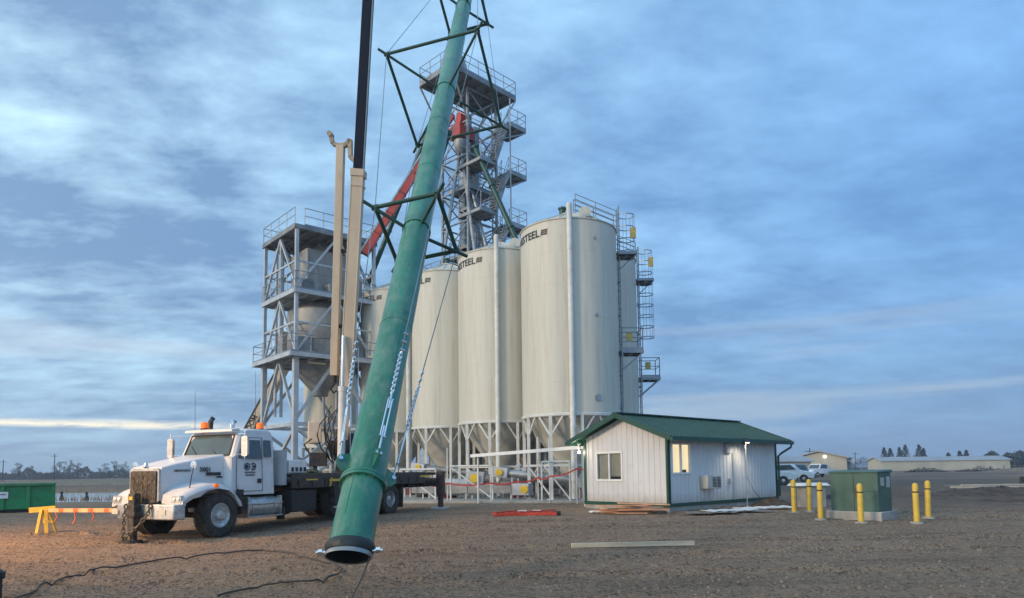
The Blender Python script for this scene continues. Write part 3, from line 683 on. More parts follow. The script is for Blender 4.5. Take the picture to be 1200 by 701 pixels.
for A, B in ((A, B), (B.lerp(B, 0), A + Vector((0, 0, ZT - ZL)))):
    mb = MB()
    for o_ in (-.35, .35):
        mb.bar(A + BV * o_, B + BV * o_, .05, .22)
        for h in (.5, 1.0): mb.tube(A + BV * o_ + Vector((0, 0, h)), B + BV * o_ + Vector((0, 0, h)), .022, n=6)
    for m_ in range(15): q = A.lerp(B, (m_ + .5) / 15); mb.bar(q - BV * .35, q + BV * .35, .24, .04)
    mb.build('stair_flight', GALVP, bt, world=True)
for i in (.9, 2.6): mb = MB(); q = BF + BU * i + BV * .25; mb.bar(q + Vector((0, 0, ZL - .45)), q + BU * 1.1 + Vector((0, 0, ZL - .45)), .14, .09); mb.build('strip_light', mat('cream_light_housing', (.62, .52, .36), .5), bt, world=True)
mb = MB(); q = BF + BU * 4.7 + BV * 2.2; mb.tube(q + Vector((0, 0, ZL)), q + Vector((0, 0, ZT + .8)), .35, n=20); mb.build('riser_duct', BINGREY, bt, world=True)

# second crane working behind the tower: only its boom shows above the truck
bm_a = Vector((-19.0, 47.0, 2.9)); bm_b = Vector((-13.9, 46.6, 12.2))
cr = thing('boom_crane', 'second crane with a tan boom slanting up behind the open steel tower', 'crane', (-19.6, 47.0, .15))
mb = MB(); mb.bar(bm_a, bm_b, .62, .66); mb.build('boom', TAN, cr, bevel=.03, world=True)
d = (bm_b - bm_a).normalized(); n_ = d.cross(Vector((0, 1, 0))).normalized()
mb = MB()
for s_ in (-1, 1): mb.bar(bm_a + Vector((0, -.318, 0)) + n_ * s_ * .27, bm_b + Vector((0, -.318, 0)) + n_ * s_ * .27, .02, .10, up=n_)
mb.build('boom_stripe', BLACKP, cr, world=True)
mb = MB(); put_text(mb, 'BOOM', .48, bm_a.lerp(bm_b, .22) + Vector((0, -.335, 0)) - n_ * -.0 + n_ * .17, d, -n_, .012, 'CENTER'); mb.build('lettering', LOGOB, cr, world=True)
mb = MB(); mb.box((-19.6, 47, 2.2), (2.0, 1.6, 1.6)); mb.box((-19.6, 47, 1.25), (9, 2.4, .35)); mb.build('turret', BLACKP, cr, bevel=.05, world=True)
mb = MB(); mb.tube((-18.8, 47, 1.9), tuple(bm_a.lerp(bm_b, .35) - n_ * -.3), .12, n=12); mb.build('lift_cylinder', CHROME, cr, world=True)
for x in (-23, -21.7, -17.4, -16.1):
    for yy in (45.9, 48.1): mb = MB(); mb.lathe([(.2, -.14), (.48, -.15), (.53, -.1), (.53, .1), (.48, .15), (.2, .14)], (x, yy, .68), 24, 'Y', cap=True); mb.build('wheel', RUBBER, cr, world=True)

# ---------------------------------------------------------------- boom truck
TA = R(-113.5); TO = Vector((-8.32, 17.45, .05))
tr = thing('boom_truck', 'white conventional crane truck with amber beacons, black deck and raised tan boom', 'crane truck', tuple(TO), TA)
GZ = .0
def tyre_and_rim(x, y, z, w_, r_, side, dual=False):
    mb = MB(); n = 40
    tyre = [(r_ * .56, -w_ / 2 + .03), (r_ * .78, -w_ / 2), (r_ * .95, -w_ / 2 + .02), (r_, -w_ / 2 + .06), (r_, -w_ * .18), (r_ - .018, -w_ * .16), (r_ - .018, -w_ * .11), (r_, -w_ * .09), (r_, w_ * .09), (r_ - .018, w_ * .11), (r_ - .018, w_ * .16), (r_, w_ * .18), (r_, w_ / 2 - .06), (r_ * .95, w_ / 2 - .02), (r_ * .78, w_ / 2), (r_ * .56, w_ / 2 - .03)]
    mb.lathe(tyre, (x, y, z), n, 'Y')
    for k in range(n * 2):     # tread blocks
        a = math.pi * k / n
        for s_ in (-1, 1):
            c_ = Vector((x + r_ * math.cos(a), y + s_ * w_ * .38, z + r_ * math.sin(a))); mb.box(c_, (.03, w_ * .16, .022), ry=-a)
    o = mb.build('wheel', RUBBER, tr)
    mb = MB(); s_ = side; d_ = .10 if dual else -.02
    prof = [(r_ * .57, s_ * w_ * .40), (r_ * .53, s_ * w_ * .42), (r_ * .50, s_ * (w_ * .36)), (r_ * .46, s_ * (w_ * .25 - d_)), (r_ * .26, s_ * (w_ * .22 - d_)), (r_ * .24, s_ * (w_ * .42 - d_)), (r_ * .17, s_ * (w_ * .52 - d_)), (.01, s_ * (w_ * .54 - d_))]
    mb.lathe(prof, (x, y, z), 32, 'Y')
    for k in range(10): a = 2 * math.pi * k / 10; c_ = (x + r_ * .34 * math.cos(a), y + s_ * (w_ * .24 - d_), z + r_ * .34 * math.sin(a)); mb.tube(c_, (c_[0], c_[1] + s_ * .035, c_[2]), .016, n=6)
    mb.build('rim', RIM, o)
    return o
for s_ in (1, -1): tyre_and_rim(0, s_ * 1.05, .535, .36, .535, s_)
for x in (-6.15, -7.5):
    for s_ in (1, -1): tyre_and_rim(x, s_ * .93, .63, .58, .52, s_, True)
for s_ in (1, -1): tyre_and_rim(-4.6, s_ * 1.0, .72, .3, .47, s_)        # lifted pusher axle
mb = MB(); mb.tube((0, -1, .53), (0, 1, .53), .07, n=10)
for x in (-6.15, -7.5): mb.tube((x, -.9, .63), (x, .9, .63), .1, n=10); mb.lathe([(.05, -.2), (.22, -.12), (.22, .12), (.05, .2)], (x, 0, .63), 16, 'Y')
for y in (-.42, .42): mb.span((1.15, y - .05, .72), (-9.2, y + .05, 1.0))
for x in (.9, -.6, -2.4, -4, -5.4, -8.6): mb.span((x, -.4, .74), (x + .12, .4, .98))
mb.build('chassis', FRAMEB, tr)
# hood: tapering, sloped, with crease
rings = []
for x, hw, zt, zb, rd in ((1.17, .45, 1.66, .93, .04), (1.13, .50, 1.73, .92, .055), (.75, .545, 1.83, .92, .07), (.2, .62, 1.94, .95, .08), (-.25, .70, 2.02, 1.0, .08), (-.52, .74, 2.06, 1.0, .08)):
    rings.append(rrect(-hw, hw, zb, zt, rd, x, 5))
mb = MB(); mb.loft(rings); hood = mb.build('hood', WHITEP, tr)
mb = MB()
for s_ in (1, -1):
    mb.span((-.45, s_ * .745 - .006, 1.46), (-.28, s_ * .745 + .008, 1.50)); 
    rgs = []
    mb.span((-.02, s_ * .655, 1.52), (-.42, s_ * .735, 1.60))
mb.build('hood_vent', BLACKP, hood)
mb = MB(); put_text(mb, '5001', .15, (.02, .690, 1.62), (-1, .18, 0), (0, -.06, 1), .006); mb.build('number', LOGOB, hood)
mb = MB(); put_text(mb, 'KENWORTH', .075, (.62, .585, 1.62), (-1, .14, 0), (0, -.03, 1), .003); mb.build('badge', LOGOB, hood)
# grille with quilted cover
mb = MB(); mb.loft([rrect(-.49, .49, .90, 1.71, .06, 1.165, 4), rrect(-.49, .49, .90, 1.71, .06, 1.20, 4)]); mb.build('grille_surround', ALU, tr)
mb = MB(); mb.loft([rrect(-.445, .445, .88, 1.65, .04, 1.18, 4), rrect(-.43, .43, .895, 1.635, .04, 1.235, 4)])
for a, c in (((-.38, 1.0), (0, 1.45)), ((.38, 1.0), (0, 1.45)), ((-.38, 1.5), (0, 1.1)), ((.38, 1.5), (0, 1.1)), ((0, .95), (0, 1.55))):
    mb.bar((1.236, a[0], a[1]), (1.236, c[0], c[1]), .03, .018, up=(1, 0, 0))
for y in (-.3, -.15, .15, .3): mb.bar((1.236, y, .94), (1.236, y, 1.56), .012, .012)
mb.build('grille', QUILT, tr)
mb = MB(); mb.lathe([(.0, 0), (.05, .02), (.06, .06), (.03, .14), (0.005, .16)], (1.16, 0, 1.70), 12); mb.build('hood_ornament', CHROME, tr)
# fenders: a swept arch over each front wheel
for s_ in (1, -1):
    mb = MB(); outer = []; inner = []
    arch = [(1.14, .80), (1.12, 1.0), (.95, 1.13), (.62, 1.24), (.35, 1.30), (0.05, 1.30), (-.28, 1.24), (-.52, 1.08), (-.66, .86), (-.72, .72)]
    under = [(1.02, .80), (1.0, .88), (.80, .98), (.60, 1.02), (.40, 1.14), (0.05, 1.20), (-.24, 1.15), (-.45, 1.01), (-.58, .82), (-.65, .72)]
    rings = []
    for (ax, az), (ux, uz) in zip(arch, under):
        y0, y1 = s_ * .52, s_ * 1.19
        rings.append([(ax, y0, az + .08), (ax, s_ * 1.02, az + .03), (ax, s_ * 1.14, az - .02), (ax * .995, y1, az - .10 if az > .9 else az), (ux, y1 - s_ * .02, uz), (ux, y0, uz)])
    mb.loft(rings); mb.build('fender', WHITEP, tr)
    mb = MB(); mb.loft([rrect(s_ * 1.0 - .15, s_ * 1.0 + .15, .86, 1.06, .05, 1.03, 4), rrect(s_ * 1.0 - .15, s_ * 1.0 + .15, .86, 1.05, .05, 1.14, 4)]); hl = mb.build('headlight', ALU, tr)
    mb = MB()
    for dy in (-.07, .07): mb.lathe([(.055, 0), (.05, .018), (.02, .03), (.002, .032)], (1.142, s_ * 1.0 + dy, .965), 16, 'X')
    mb.build('lens', HLENS, hl)
    mb = MB(); mb.box((.12, s_ * 1.16, 1.27), (.12, .08, .09)); mb.build('turn_signal', AMBER, tr, bevel=.015)
    mb = MB(); mb.span((-.70, s_ * .75, .52), (-.74, s_ * 1.2, 1.15)); mb.build('mud_flap', RUBBER, tr)
    # fender mirror
    mb = MB(); mb.path([(.75, s_ * .98, 1.22), (.72, s_ * 1.0, 1.5), (.66, s_ * 1.0, 1.72)], .012, 6); fm = mb.build('fender_mirror', BLACKP, tr)
    mb = MB(); mb.lathe([(.003, -.03), (.07, -.025), (.10, 0), (.10, .01), (.003, .012)], (.66, s_ * 1.0, 1.78), 18, 'X'); mb.build('mirror_glass', CHROME, fm)
# bumper
mb = MB(); pb = [(1.33, -.58), (1.25, -.84), (1.08, -.96), (1.02, -.96), (1.04, 1.20), (1.12, 1.20), (1.28, 1.10), (1.33, .90)]
mb.prism(pb, .50, .86, 'XY'); mb.build('bumper', ALU, tr, bevel=.025)
mb = MB()
for y in (-.8, .8): mb.span((1.32, y - .10, .62), (1.342, y + .10, .74))
mb.build('fog_lamp', HLENS, tr)
# front stinger outrigger with chain and pad
mb = MB(); mb.span((1.35, -.10, .24), (1.53, .10, 1.12)); mb.span((1.335, -.16, .58), (1.56, .16, .68)); mb.span((1.39, -.07, .02), (1.49, .07, .3)); ot = mb.build('front_jack', mat('grimy_steel', (.035, .03, .026), .65, var=.3, vs_=5, dirt=(.16, .12, .08), dlo=.46), tr, bevel=.012)
mb = MB(); mb.span((1.531, -.05, .97), (1.545, .06, 1.05)); mb.build('decal', YELLOW, ot)
mb = MB(); mb.tube((1.44, 0, -.03), (1.44, 0, .03), .20, n=20); mb.build('foot_pad', FRAMEB, ot)
def chain(pts, mt, parent, name='chain', r=.014, ln=.075):
    mb = MB(); pts = [Vector(p) for p in pts]; k = 0
    for a, c in zip(pts, pts[1:]):
        n = max(1, int((c - a).length / (ln * .72)))
        d_ = (c - a).normalized(); s1 = d_.orthogonal().normalized(); s2 = d_.cross(s1)
        for i in range(n):
            p = a.lerp(c, (i + .5) / n); s_ = s1 if k % 2 else s2; k += 1
            ring = [p + d_ * (ln / 2 * math.cos(t_)) + s_ * (ln * .32 * math.sin(t_)) for t_ in [2 * math.pi * q / 8 for q in range(8)]]
            for q in range(8): mb.tube(ring[q], ring[(q + 1) % 8], r, n=5, cap=False)
    return mb.build(name, mt, parent)
DCH = mat('dirty_chain', (.20, .16, .11), .6, .5, var=.2)
chain([(1.36, -.38, .86), (1.40, -.40, .55), (1.44, -.36, .2), (1.50, -.30, .02)], DCH, tr, r=.02, ln=.11)
chain([(1.36, .45, .86), (1.42, .42, .62), (1.52, .25, .38), (1.58, -.05, .12), (1.60, -.25, .0), (1.56, -.38, .0)], DCH, tr, r=.02, ln=.11)
# cab
cabp = [(-.50, 1.0), (-.50, 1.98), (-.62, 2.02), (-.84, 2.58), (-.95, 2.70), (-1.25, 2.76), (-1.95, 2.76), (-2.08, 2.68), (-2.12, 2.5), (-2.12, 1.0)]
def cabring(sc_):
    return [(x, z) for x, z in cabp]
mb = MB(); rings = []
for y, ins in ((-.97, .05), (-.90, .0), (.90, .0), (.97, .05)):
    rings.append([(x - (ins if x > -1.2 else -ins), y * (1 - (.10 * max(0, z - 1.95) / .8)), z - (ins if z > 2.3 else 0)) for x, z in cabp])
mb.loft(rings); cab = mb.build('cab', WHITEP, tr)
mb = MB(); mb.loft([rrect(-.84, .84, 2.66, 2.72, .025, -.66, 3), rrect(-.86, .86, 2.68, 2.76, .03, -.9, 3)]); mb.build('sun_visor', WHITEP, tr)
mb = MB()     # windscreen: two slightly raked panes in one frame
mb.add([(-.628, -.78, 2.06), (-.628, .78, 2.06), (-.835, .74, 2.56), (-.835, -.74, 2.56), (-.60, 0, 2.06), (-.808, 0, 2.56)], [(0, 4, 5, 3), (4, 1, 2, 5)])
mb.add([(-.66, -.78, 2.06), (-.66, .78, 2.06), (-.86, .74, 2.56), (-.86, -.74, 2.56)], [(0, 1, 2, 3)])
ws = mb.build('windscreen', WSGLASS, tr, smooth=False)
mb = MB()
for a, c in (((-.625, -.80, 2.04), (-.60, 0, 2.04)), ((-.60, 0, 2.04), (-.625, .80, 2.04)), ((-.84, -.76, 2.58), (-.84, .76, 2.58)), ((-.62, -.80, 2.04), (-.84, -.76, 2.58)), ((-.62, .80, 2.04), (-.84, .76, 2.58))): mb.bar(a, c, .035)
mb.build('gasket', RUBBER, ws)
mb = MB(); mb.bar((-.61, .35, 2.07), (-.72, .02, 2.30), .015); mb.bar((-.61, -.35, 2.07), (-.72, -.65, 2.30), .015); mb.build('wiper', BLACKP, ws)
for s_ in (1, -1):
    yy = lambda z: s_ * (.972 * (1 - .10 * max(0, z - 1.95) / .8))
    mb = MB(); dp = [(-.70, 1.22), (-.70, 2.02), (-.92, 2.52), (-1.62, 2.52), (-1.62, 1.10), (-.78, 1.10)]
    vs = [(x, yy(z) + s_ * .014, z) for x, z in dp]; n = len(vs); mb.loft([[(x, y - s_ * .03, z) for x, y, z in vs], vs]); dr = mb.build('door', WHITEP, tr, bevel=.008)
    mb = MB()
    for k in range(n):
        a, c = vs[k], vs[(k + 1) % n]; mb.bar((a[0], a[1] + s_ * .004, a[2]), (c[0], c[1] + s_ * .004, c[2]), .014)
    mb.build('door_seal', mat('grey_seal', (.18, .19, .2), .6), dr)
    mb = MB(); wp = [(-.76, 1.96), (-.76, 2.03), (-.96, 2.45), (-1.56, 2.45), (-1.56, 1.94)]; mb.loft([[(x, yy(z) + s_ * .012, z) for x, z in wp], [(x, yy(z) + s_ * .026, z) for x, z in wp]]); mb.build('window', GLASS, dr)
    mb = MB(); mb.bar((-1.02, yy(2.2) + s_ * .03, 1.96), (-1.02, yy(2.4) + s_ * .03, 2.45), .02); mb.build('window_bar', BLACKP, dr)
    mb = MB(); wp = [(-1.70, 2.0), (-1.70, 2.46), (-1.96, 2.46), (-1.96, 2.0)]; mb.loft([[(x, yy(z) + s_ * .002, z) for x, z in wp], [(x, yy(z) + s_ * .012, z) for x, z in wp]]); mb.build('rear_quarter_window', GLASS, tr, bevel=.006)
    mb = MB(); mb.span((-1.44, yy(1.5) + s_ * .012, 1.30), (-1.55, yy(1.5) + s_ * .045, 1.42)); mb.build('handle', BLACKP, dr)
    mb = MB()     # round twin emblem and two lines of small lettering on the door
    yl = s_ * .989
    def ringp(cx_, cz_, r0, r1, a0, a1):
        n_ = 18; vs_ = []
        for k in range(n_ + 1):
            a = R(a0 + (a1 - a0) * k / n_); vs_ += [(cx_ + r0 * math.cos(a), yl, cz_ + r0 * math.sin(a)), (cx_ + r1 * math.cos(a), yl, cz_ + r1 * math.sin(a))]
        mb.add(vs_, [(2 * k, 2 * k + 1, 2 * k + 3, 2 * k + 2) for k in range(n_)])
    for cx_, o_ in ((-1.06, 0), (-1.28, 180)):
        ringp(cx_, 1.74, .070, .10, 0, 360) if o_ == 0 else ringp(cx_, 1.74, .066, .10, 40, 320)
        ringp(cx_ + (.012 if o_ == 0 else 0), 1.74, .0, .056 if o_ == 0 else .03, 0, 360)
        if o_: mb.add([(cx_ - .0, yl, 1.70), (cx_ - .11, yl, 1.74), (cx_ - .0, yl, 1.78)], [(0, 1, 2)])
    if s_ > 0:
        mb.build('emblem', LOGON, dr); mb = MB()
        for zz, hw_, n_ in ((1.565, .19, 13), (1.495, .16, 10)):
            for k in range(n_):
                x_ = -1.17 + hw_ - 2 * hw_ * (k + .5) / n_; w2 = hw_ / n_ * .68
                mb.add([(x_ - w2, yl, zz), (x_ + w2, yl, zz), (x_ + w2, yl, zz + .042), (x_ - w2, yl, zz + .042)], [(0, 1, 2, 3)])
    mb.build('lettering' if s_ > 0 else 'emblem', LOGON, dr)
    mb = MB()   # west-coast mirror on bracket
    for z in (2.05, 2.58): mb.path([(-.72, yy(z), z), (-.62, s_ * 1.22, z), (-.62, s_ * 1.34, z)], .014, 6)
    mb.tube((-.62, s_ * 1.33, 1.94), (-.62, s_ * 1.33, 2.66), .013, n=6); mr = mb.build('mirror', CHROME, tr)
    mb = MB(); mb.loft([rrect(s_ * 1.33 - .1, s_ * 1.33 + .1, 2.0, 2.52, .05, -.60, 4), rrect(s_ * 1.33 - .09, s_ * 1.33 + .09, 2.01, 2.51, .05, -.68, 4)]); mb.build('mirror_head', ALU, mr)
    # steps and tank
    mb = MB(); mb.tube((-.95, s_ * .86, .66), (-2.15, s_ * .86, .66), .27, n=28)
    for x in (-1.15, -1.95): mb.tube((x - .03, s_ * .86, .66), (x + .03, s_ * .86, .66), .285, n=28)
    mb.build('fuel_tank', ALU, tr)
    mb = MB(); mb.span((-.92, s_ * .95, .40), (-2.2, s_ * 1.2, .44)); mb.span((-.92, s_ * .98, .74), (-2.2, s_ * 1.18, .78)); mb.span((-.95, s_ * 1.0, .40), (-.99, s_ * 1.16, .95)); mb.span((-2.14, s_ * 1.0, .40), (-2.18, s_ * 1.16, .95)); mb.build('step', ALU, tr, bevel=.008)
mb = MB(); mb.tube((-.6, .45, 2.05), (-.6, .45, 2.05 + .001), .01); 
# interior seat hint visible through the glass is opaque; beacons on the roof
for x, y in ((-.98, -.48), (-1.95, .55)):
    mb = MB(); mb.lathe([(.11, 0), (.11, .05), (.085, .06)], (x, y, 2.74), 20); bc_ = mb.build('beacon', BLACKP, tr)
    mb = MB(); mb.lathe([(.095, .05), (.10, .12), (.095, .19), (.06, .225), (.003, .23)], (x, y, 2.74), 20); mb.build('lens', AMBER, bc_)
mb = MB()
for y in (-.6, -.3, 0, .3, .6): mb.lathe([(.035, 0), (.03, .03), (.002, .045)], (-1.0, y, 2.725), 10)
mb.build('clearance_lamp', AMBER, tr)
for x, y, h in ((-1.0, -.85, 1.25), (-1.5, .82, 1.75)):
    mb = MB(); mb.tube((x, y, 2.5), (x + .03, y, 2.6 + h), .008, .004, n=5); mb.tube((x, y, 2.45), (x, y, 2.62), .02, n=6); mb.build('antenna', BLACKP, tr)
mb = MB(); mb.path([(-2.3, -.85, .9), (-2.3, -.85, 2.85), (-2.3, -.85, 2.98), (-2.38, -.85, 3.10)], .075, 14); mb.build('exhaust_stack', CHROME, tr)
mb = MB(); mb.lathe([(.12, 0), (.12, .9), (.08, 1.0)], (-2.3, -.85, 1.5), 18); mb.build('muffler', ALU, tr)
mb = MB(); mb.path([(-1.25, -.55, 2.72), (-1.25, -.55, 3.0), (-1.32, -.55, 3.10)], [.06, .07, .07], 12); mb.build('air_intake', BLACKP, tr)
# headache rack, boxes behind the cab
mb = MB(); mb.span((-2.35, -1.1, 1.22), (-2.42, 1.1, 2.2)); mb.build('headboard', GALVP, tr)
mb = MB(); mb.span((-2.50, .35, 1.55), (-3.2, 1.15, 1.93)); mb.build('white_toolbox', WHITEP, tr, bevel=.03)
for k in range(4): mb = MB(); mb.span((-2.55 - k * .17, 1.151, 1.6), (-2.63 - k * .17, 1.175, 1.72)); mb.build('toolbox_latch', BLACKP, tr)
# deck
mb = MB(); mb.span((-2.42, -1.22, 1.28), (-9.6, 1.22, 1.40)); mb.span((-2.44, 1.222, 1.12), (-9.6, 1.27, 1.54)); mb.span((-2.44, -1.222, 1.12), (-9.6, -1.27, 1.54)); mb.span((-9.6, -1.27, 1.05), (-9.68, 1.27, 1.54))
for k in range(12): x = -2.7 - k * .58; mb.span((x, 1.272, 1.18), (x - .10, 1.30, 1.38))
mb.build('deck', BLACKP, tr, bevel=.01)
mb = MB()
for s_ in (1, -1):
    for b_ in (((-2.55, s_ * .78, .45), (-3.6, s_ * 1.18, 1.08)), ((-5.0, s_ * .8, .62), (-5.5, s_ * 1.15, 1.1))):
        mb = MB(); mb.span(*b_); mb.build('side_toolbox', FRAMEB, tr, bevel=.02)
for a_, c_ in (((-2.2, .95, .28), (-2.24, 1.22, .62)), ((-5.45, .75, .35), (-5.48, 1.25, 1.1)), ((-8.15, .65, .3), (-8.18, 1.25, 1.1))): mb = MB(); mb.span(a_, c_); mb.build('mud_flap', RUBBER, tr)
# rear wheel guards
for s_ in (1, -1):
    mb = MB(); mb.path([(-5.45, s_ * .95, 1.0), (-5.7, s_ * .95, 1.22), (-7.9, s_ * .95, 1.22), (-8.15, s_ * .95, 1.0)], .05, 8); mb.build('wheel_guard', FRAMEB, tr)
# front outrigger amidships: yellow T handle
mb = MB(); mb.span((-4.2, -1.3, .82), (-4.5, 1.33, 1.10)); mb.span((-4.15, 1.28, .55), (-4.55, 1.42, 1.15)); o1 = mb.build('outrigger', FRAMEB, tr, bevel=.01)
mb = MB(); mb.bar((-4.0, 1.34, 1.33), (-4.75, 1.34, 1.33), .03, .07); mb.bar((-4.02, 1.34, 1.15), (-4.10, 1.34, 1.40), .03, .04); mb.build('handle', YELLOW, o1)
mb = MB(); mb.bar((-3.0, 1.30, 1.36), (-3.5, 1.30, 1.36), .02, .04); mb.build('grab_bar', YELLOW, tr)
# long rear frame and rear outrigger leg
mb = MB(); mb.span((-9.6, -.55, .95), (-11.2, .55, 1.32)); mb.span((-10.6, -1.25, .98), (-10.95, 1.25, 1.30)); mb.span((-8.0, .9, 1.42), (-10.6, 1.2, 1.52)); mb.build('rear_frame', REDRUST if False else FRAMEB, tr, bevel=.015)
for s_ in (1, -1):
    mb = MB(); mb.span((-10.66, s_ * 1.3 - .13, .62), (-10.92, s_ * 1.3 + .13, 1.55)); mb.span((-10.72, s_ * 1.3 - .09, .12), (-10.86, s_ * 1.3 + .09, .7)); jk = mb.build('rear_jack', mat('rust_brown_steel', (.07, .04, .032), .6, var=.2), tr, bevel=.01)
    mb = MB(); mb.box((-10.79, s_ * 1.3, .135), (.55, .55, .06)); mb.build('foot_pad', GALVP, jk)
mb = MB(); mb.bar((-9.3, 1.28, 1.38), (-10.0, 1.28, 1.38), .02, .07); mb.build('decal', YELLOW, tr)
# gear on the deck
mb = MB()
for k in range(30):
    a = random.random() * 6.28; x, y = -3.85 + random.uniform(-.38, .38), .55 + random.uniform(-.35, .35); zt = 1.43 + .22 * math.exp(-((x + 3.85) ** 2 + (y - .55) ** 2) * 5)
    mb.path([(x + math.cos(a + q) * .16, y + math.sin(a + q) * .13, zt + .03 * math.sin(3 * q + k)) for q in (0, 1, 2, 3, 4, 5)], .03, 6)
tag(mb.build('strap_heap', mat('olive_straps', (.26, .21, .07), .8, c2=(.07, .06, .04), vs_=5)), 'heap of olive and yellow lifting straps on the truck deck', 'straps')
straps = bpy.data.objects['strap_heap']; straps.matrix_basis = tr.matrix_basis.copy()
# crane pedestal, operator station, boom
CX = -6.75
mb = MB(); mb.lathe([(.62, 1.40), (.62, 1.55), (.5, 1.6), (.45, 2.05), (.55, 2.1), (.55, 2.2)], (CX, 0, 0), 32); mb.span((CX - .55, -1.1, 1.40), (CX + .55, 1.1, 1.55)); ped = mb.build('crane_pedestal', FRAMEB, tr)
inv = tr.matrix_basis.inverted()
Bp = Vector((-5.8, 23.4, 2.35)); Tp = Vector((-3.2, 18.9, 32.0)); bd = (Tp - Bp).normalized()
bl, bt_ = inv @ Bp, inv @ Tp; CX2 = bl.x
colr = Bp + bd * 14.0 * 0 
# collar of the base section sits at world z ~ 11.1
kk = (11.5 - Bp.z) / (Tp.z - Bp.z); Cc = Bp.lerp(Tp, kk)
side_ = bd.cross(Vector((0, 1, 0))).normalized(); fw = side_.cross(bd)
def wb(mb, a, c, w_, h_): return mb.bar(a, c, w_, h_, up=fw)
mb = MB(); wb(mb, Bp, Cc, .36, .42); bo = mb.build('boom', TAN, tr, bevel=.02, world=True)
mb = MB()
for s_ in (-1, 1):
    o_ = side_ * (s_ * .183)
    wb(mb, Bp + o_ - fw * .20, Cc + o_ - fw * .20, .03, .05)
mb.build('boom_edge', TANE, bo, world=True)
mb = MB(); wb(mb, Cc, Tp, .31, .34); ins = mb.build('inner_boom', NAVY, tr, bevel=.015, world=True)
mb = MB(); 
for s_ in (-1, 1): wb(mb, Cc + side_ * s_ * .157 - fw * .06, Tp + side_ * s_ * .157 - fw * .06, .008, .16)
mb.build('boom_edge', TANE, ins, world=True)
mb = MB(); wb(mb, Cc - bd * .12, Cc + bd * .10, .44, .50); wb(mb, Cc - bd * .45, Cc - bd * .38, .41, .47); mb.build('collar', TAN, bo, world=True)
mb = MB()
for z in (.3, .55, .8): q = Bp.lerp(Cc, z); wb(mb, q, q + bd * .06, .375, .435)
mb.build('weld_band', TAN, bo, world=True)
# turret between pedestal and boom foot
pc = tr.matrix_basis @ Vector((CX, 0, 2.3)); mb = MB()
mb.bar(pc + Vector((0, 0, -.15)), pc + Vector((0, 0, .35)), 1.1, 1.1); mb.bar(pc + Vector((0, 0, .3)), Bp + bd * .25, .62, .62, up=fw); mb.tube(Bp - side_ * .42 + bd * .1, Bp + side_ * .42 + bd * .1, .16, n=16); mb.build('turret', FRAMEB, tr, bevel=.03, world=True)
# lift cylinder: white barrel and bright rod on the near side
c0 = Bp + Vector((.12, -.55, -.4)) + side_ * .05; c1 = Bp.lerp(Cc, .42) - fw * .32 + side_ * .12
if c1.y > Bp.lerp(Cc, .42).y: c1 = Bp.lerp(Cc, .42) + fw * .32 + side_ * .12
mb = MB(); mb.tube(c0, c0.lerp(c1, .58), .13, n=18); mb.tube(c0.lerp(c1, .56), c0.lerp(c1, .6), .15, n=18); lc = mb.build('lift_cylinder', LEGW, tr, world=True)
mb = MB(); mb.tube(c0.lerp(c1, .58), c1, .065, n=14); mb.build('rod', CHROME, lc, world=True)
# hydraulic hoses and valve block near the boom foot
mb = MB()
for k in range(9):
    s0 = Bp + Vector((-.35 + .05 * k, -.3, -.35 - .05 * (k % 3))); e0 = Bp + Vector((-.5 + .07 * k, -.42, 1.0 + .17 * (k % 4)))
    md = (s0 + e0) / 2 + Vector((random.uniform(-.5, .2), -.3, random.uniform(-.1, .2))); mb.path([s0, s0.lerp(md, .5) + Vector((-.12, 0, .02)), md, md.lerp(e0, .5) + Vector((-.08, 0, .05)), e0], .022, 6)
mb.build('hydraulic_hose', BLACKP, tr, world=True)
mb = MB(); q = Bp + Vector((-.95, -.1, .62)); mb.box(q, (.45, .4, .75), .3); mb.build('valve_cabinet', mat('cream_cabinet', (.60, .50, .38), .5, var=.08), tr, bevel=.03, world=True)
mb = MB(); q = Bp + Vector((-.75, -.35, -.3)); mb.box(q, (.55, .5, .45), .2); mb.box(q + Vector((-.1, 0, -.4)), (.12, .12, .6)); mb.path([q + Vector((-.3, 0, .2)), q + Vector((-.45, -.1, .5)), q + Vector((-.2, -.1, .7))], .03, 8); mb.build('operator_seat', FRAMEB, tr, bevel=.04, world=True)
# stowed jib beside the boom
Ja = Bp.lerp(Cc, .30) - side_ * -.0; 
js = side_ if side_.x < 0 else -side_
J0 = Bp + bd * 2.55 + js * .44; J1 = Cc + bd * .85 + js * .64
mb = MB(); wb(mb, J0, J1, .25, .27); jb = mb.build('jib', TAN, tr, bevel=.015, world=True)
mb = MB(); hd = [J1 + js * .36 + bd * .34, J1 + js * .26 + bd * .05, J1 + js * .05 - bd * 0, J1 - js * .2 + bd * .05, J1 - js * .30 + bd * .22, J1 - js * .34 - bd * .35, J1 - js * .55 - bd * .48]
for a, c in zip(hd, hd[1:]): wb(mb, a, c, .12, .22)
mb.tube(hd[0] - fw * .16, hd[0] + fw * .16, .085, n=14); mb.build('jib_bracket', mat('worn_tan_steel', (.40, .32, .22), .55, var=.2), jb, world=True)
mb = MB()
for z in (.22, .55): q = J0.lerp(J1, z); mb.tube(q - js * .1, q - js * .6, .07, n=8)
mb.build('jib_pin', FRAMEB, jb, world=True)
mb = MB(); mb.tube(J0, J0 - bd * .25, .09, n=10); mb.path([J0 - bd * .25, J0 - bd * .45 + js * .1, J0 - bd * .6, J0 - bd * .5 - js * .12], .035, 8); mb.build('hook', FRAMEB, jb, world=True)
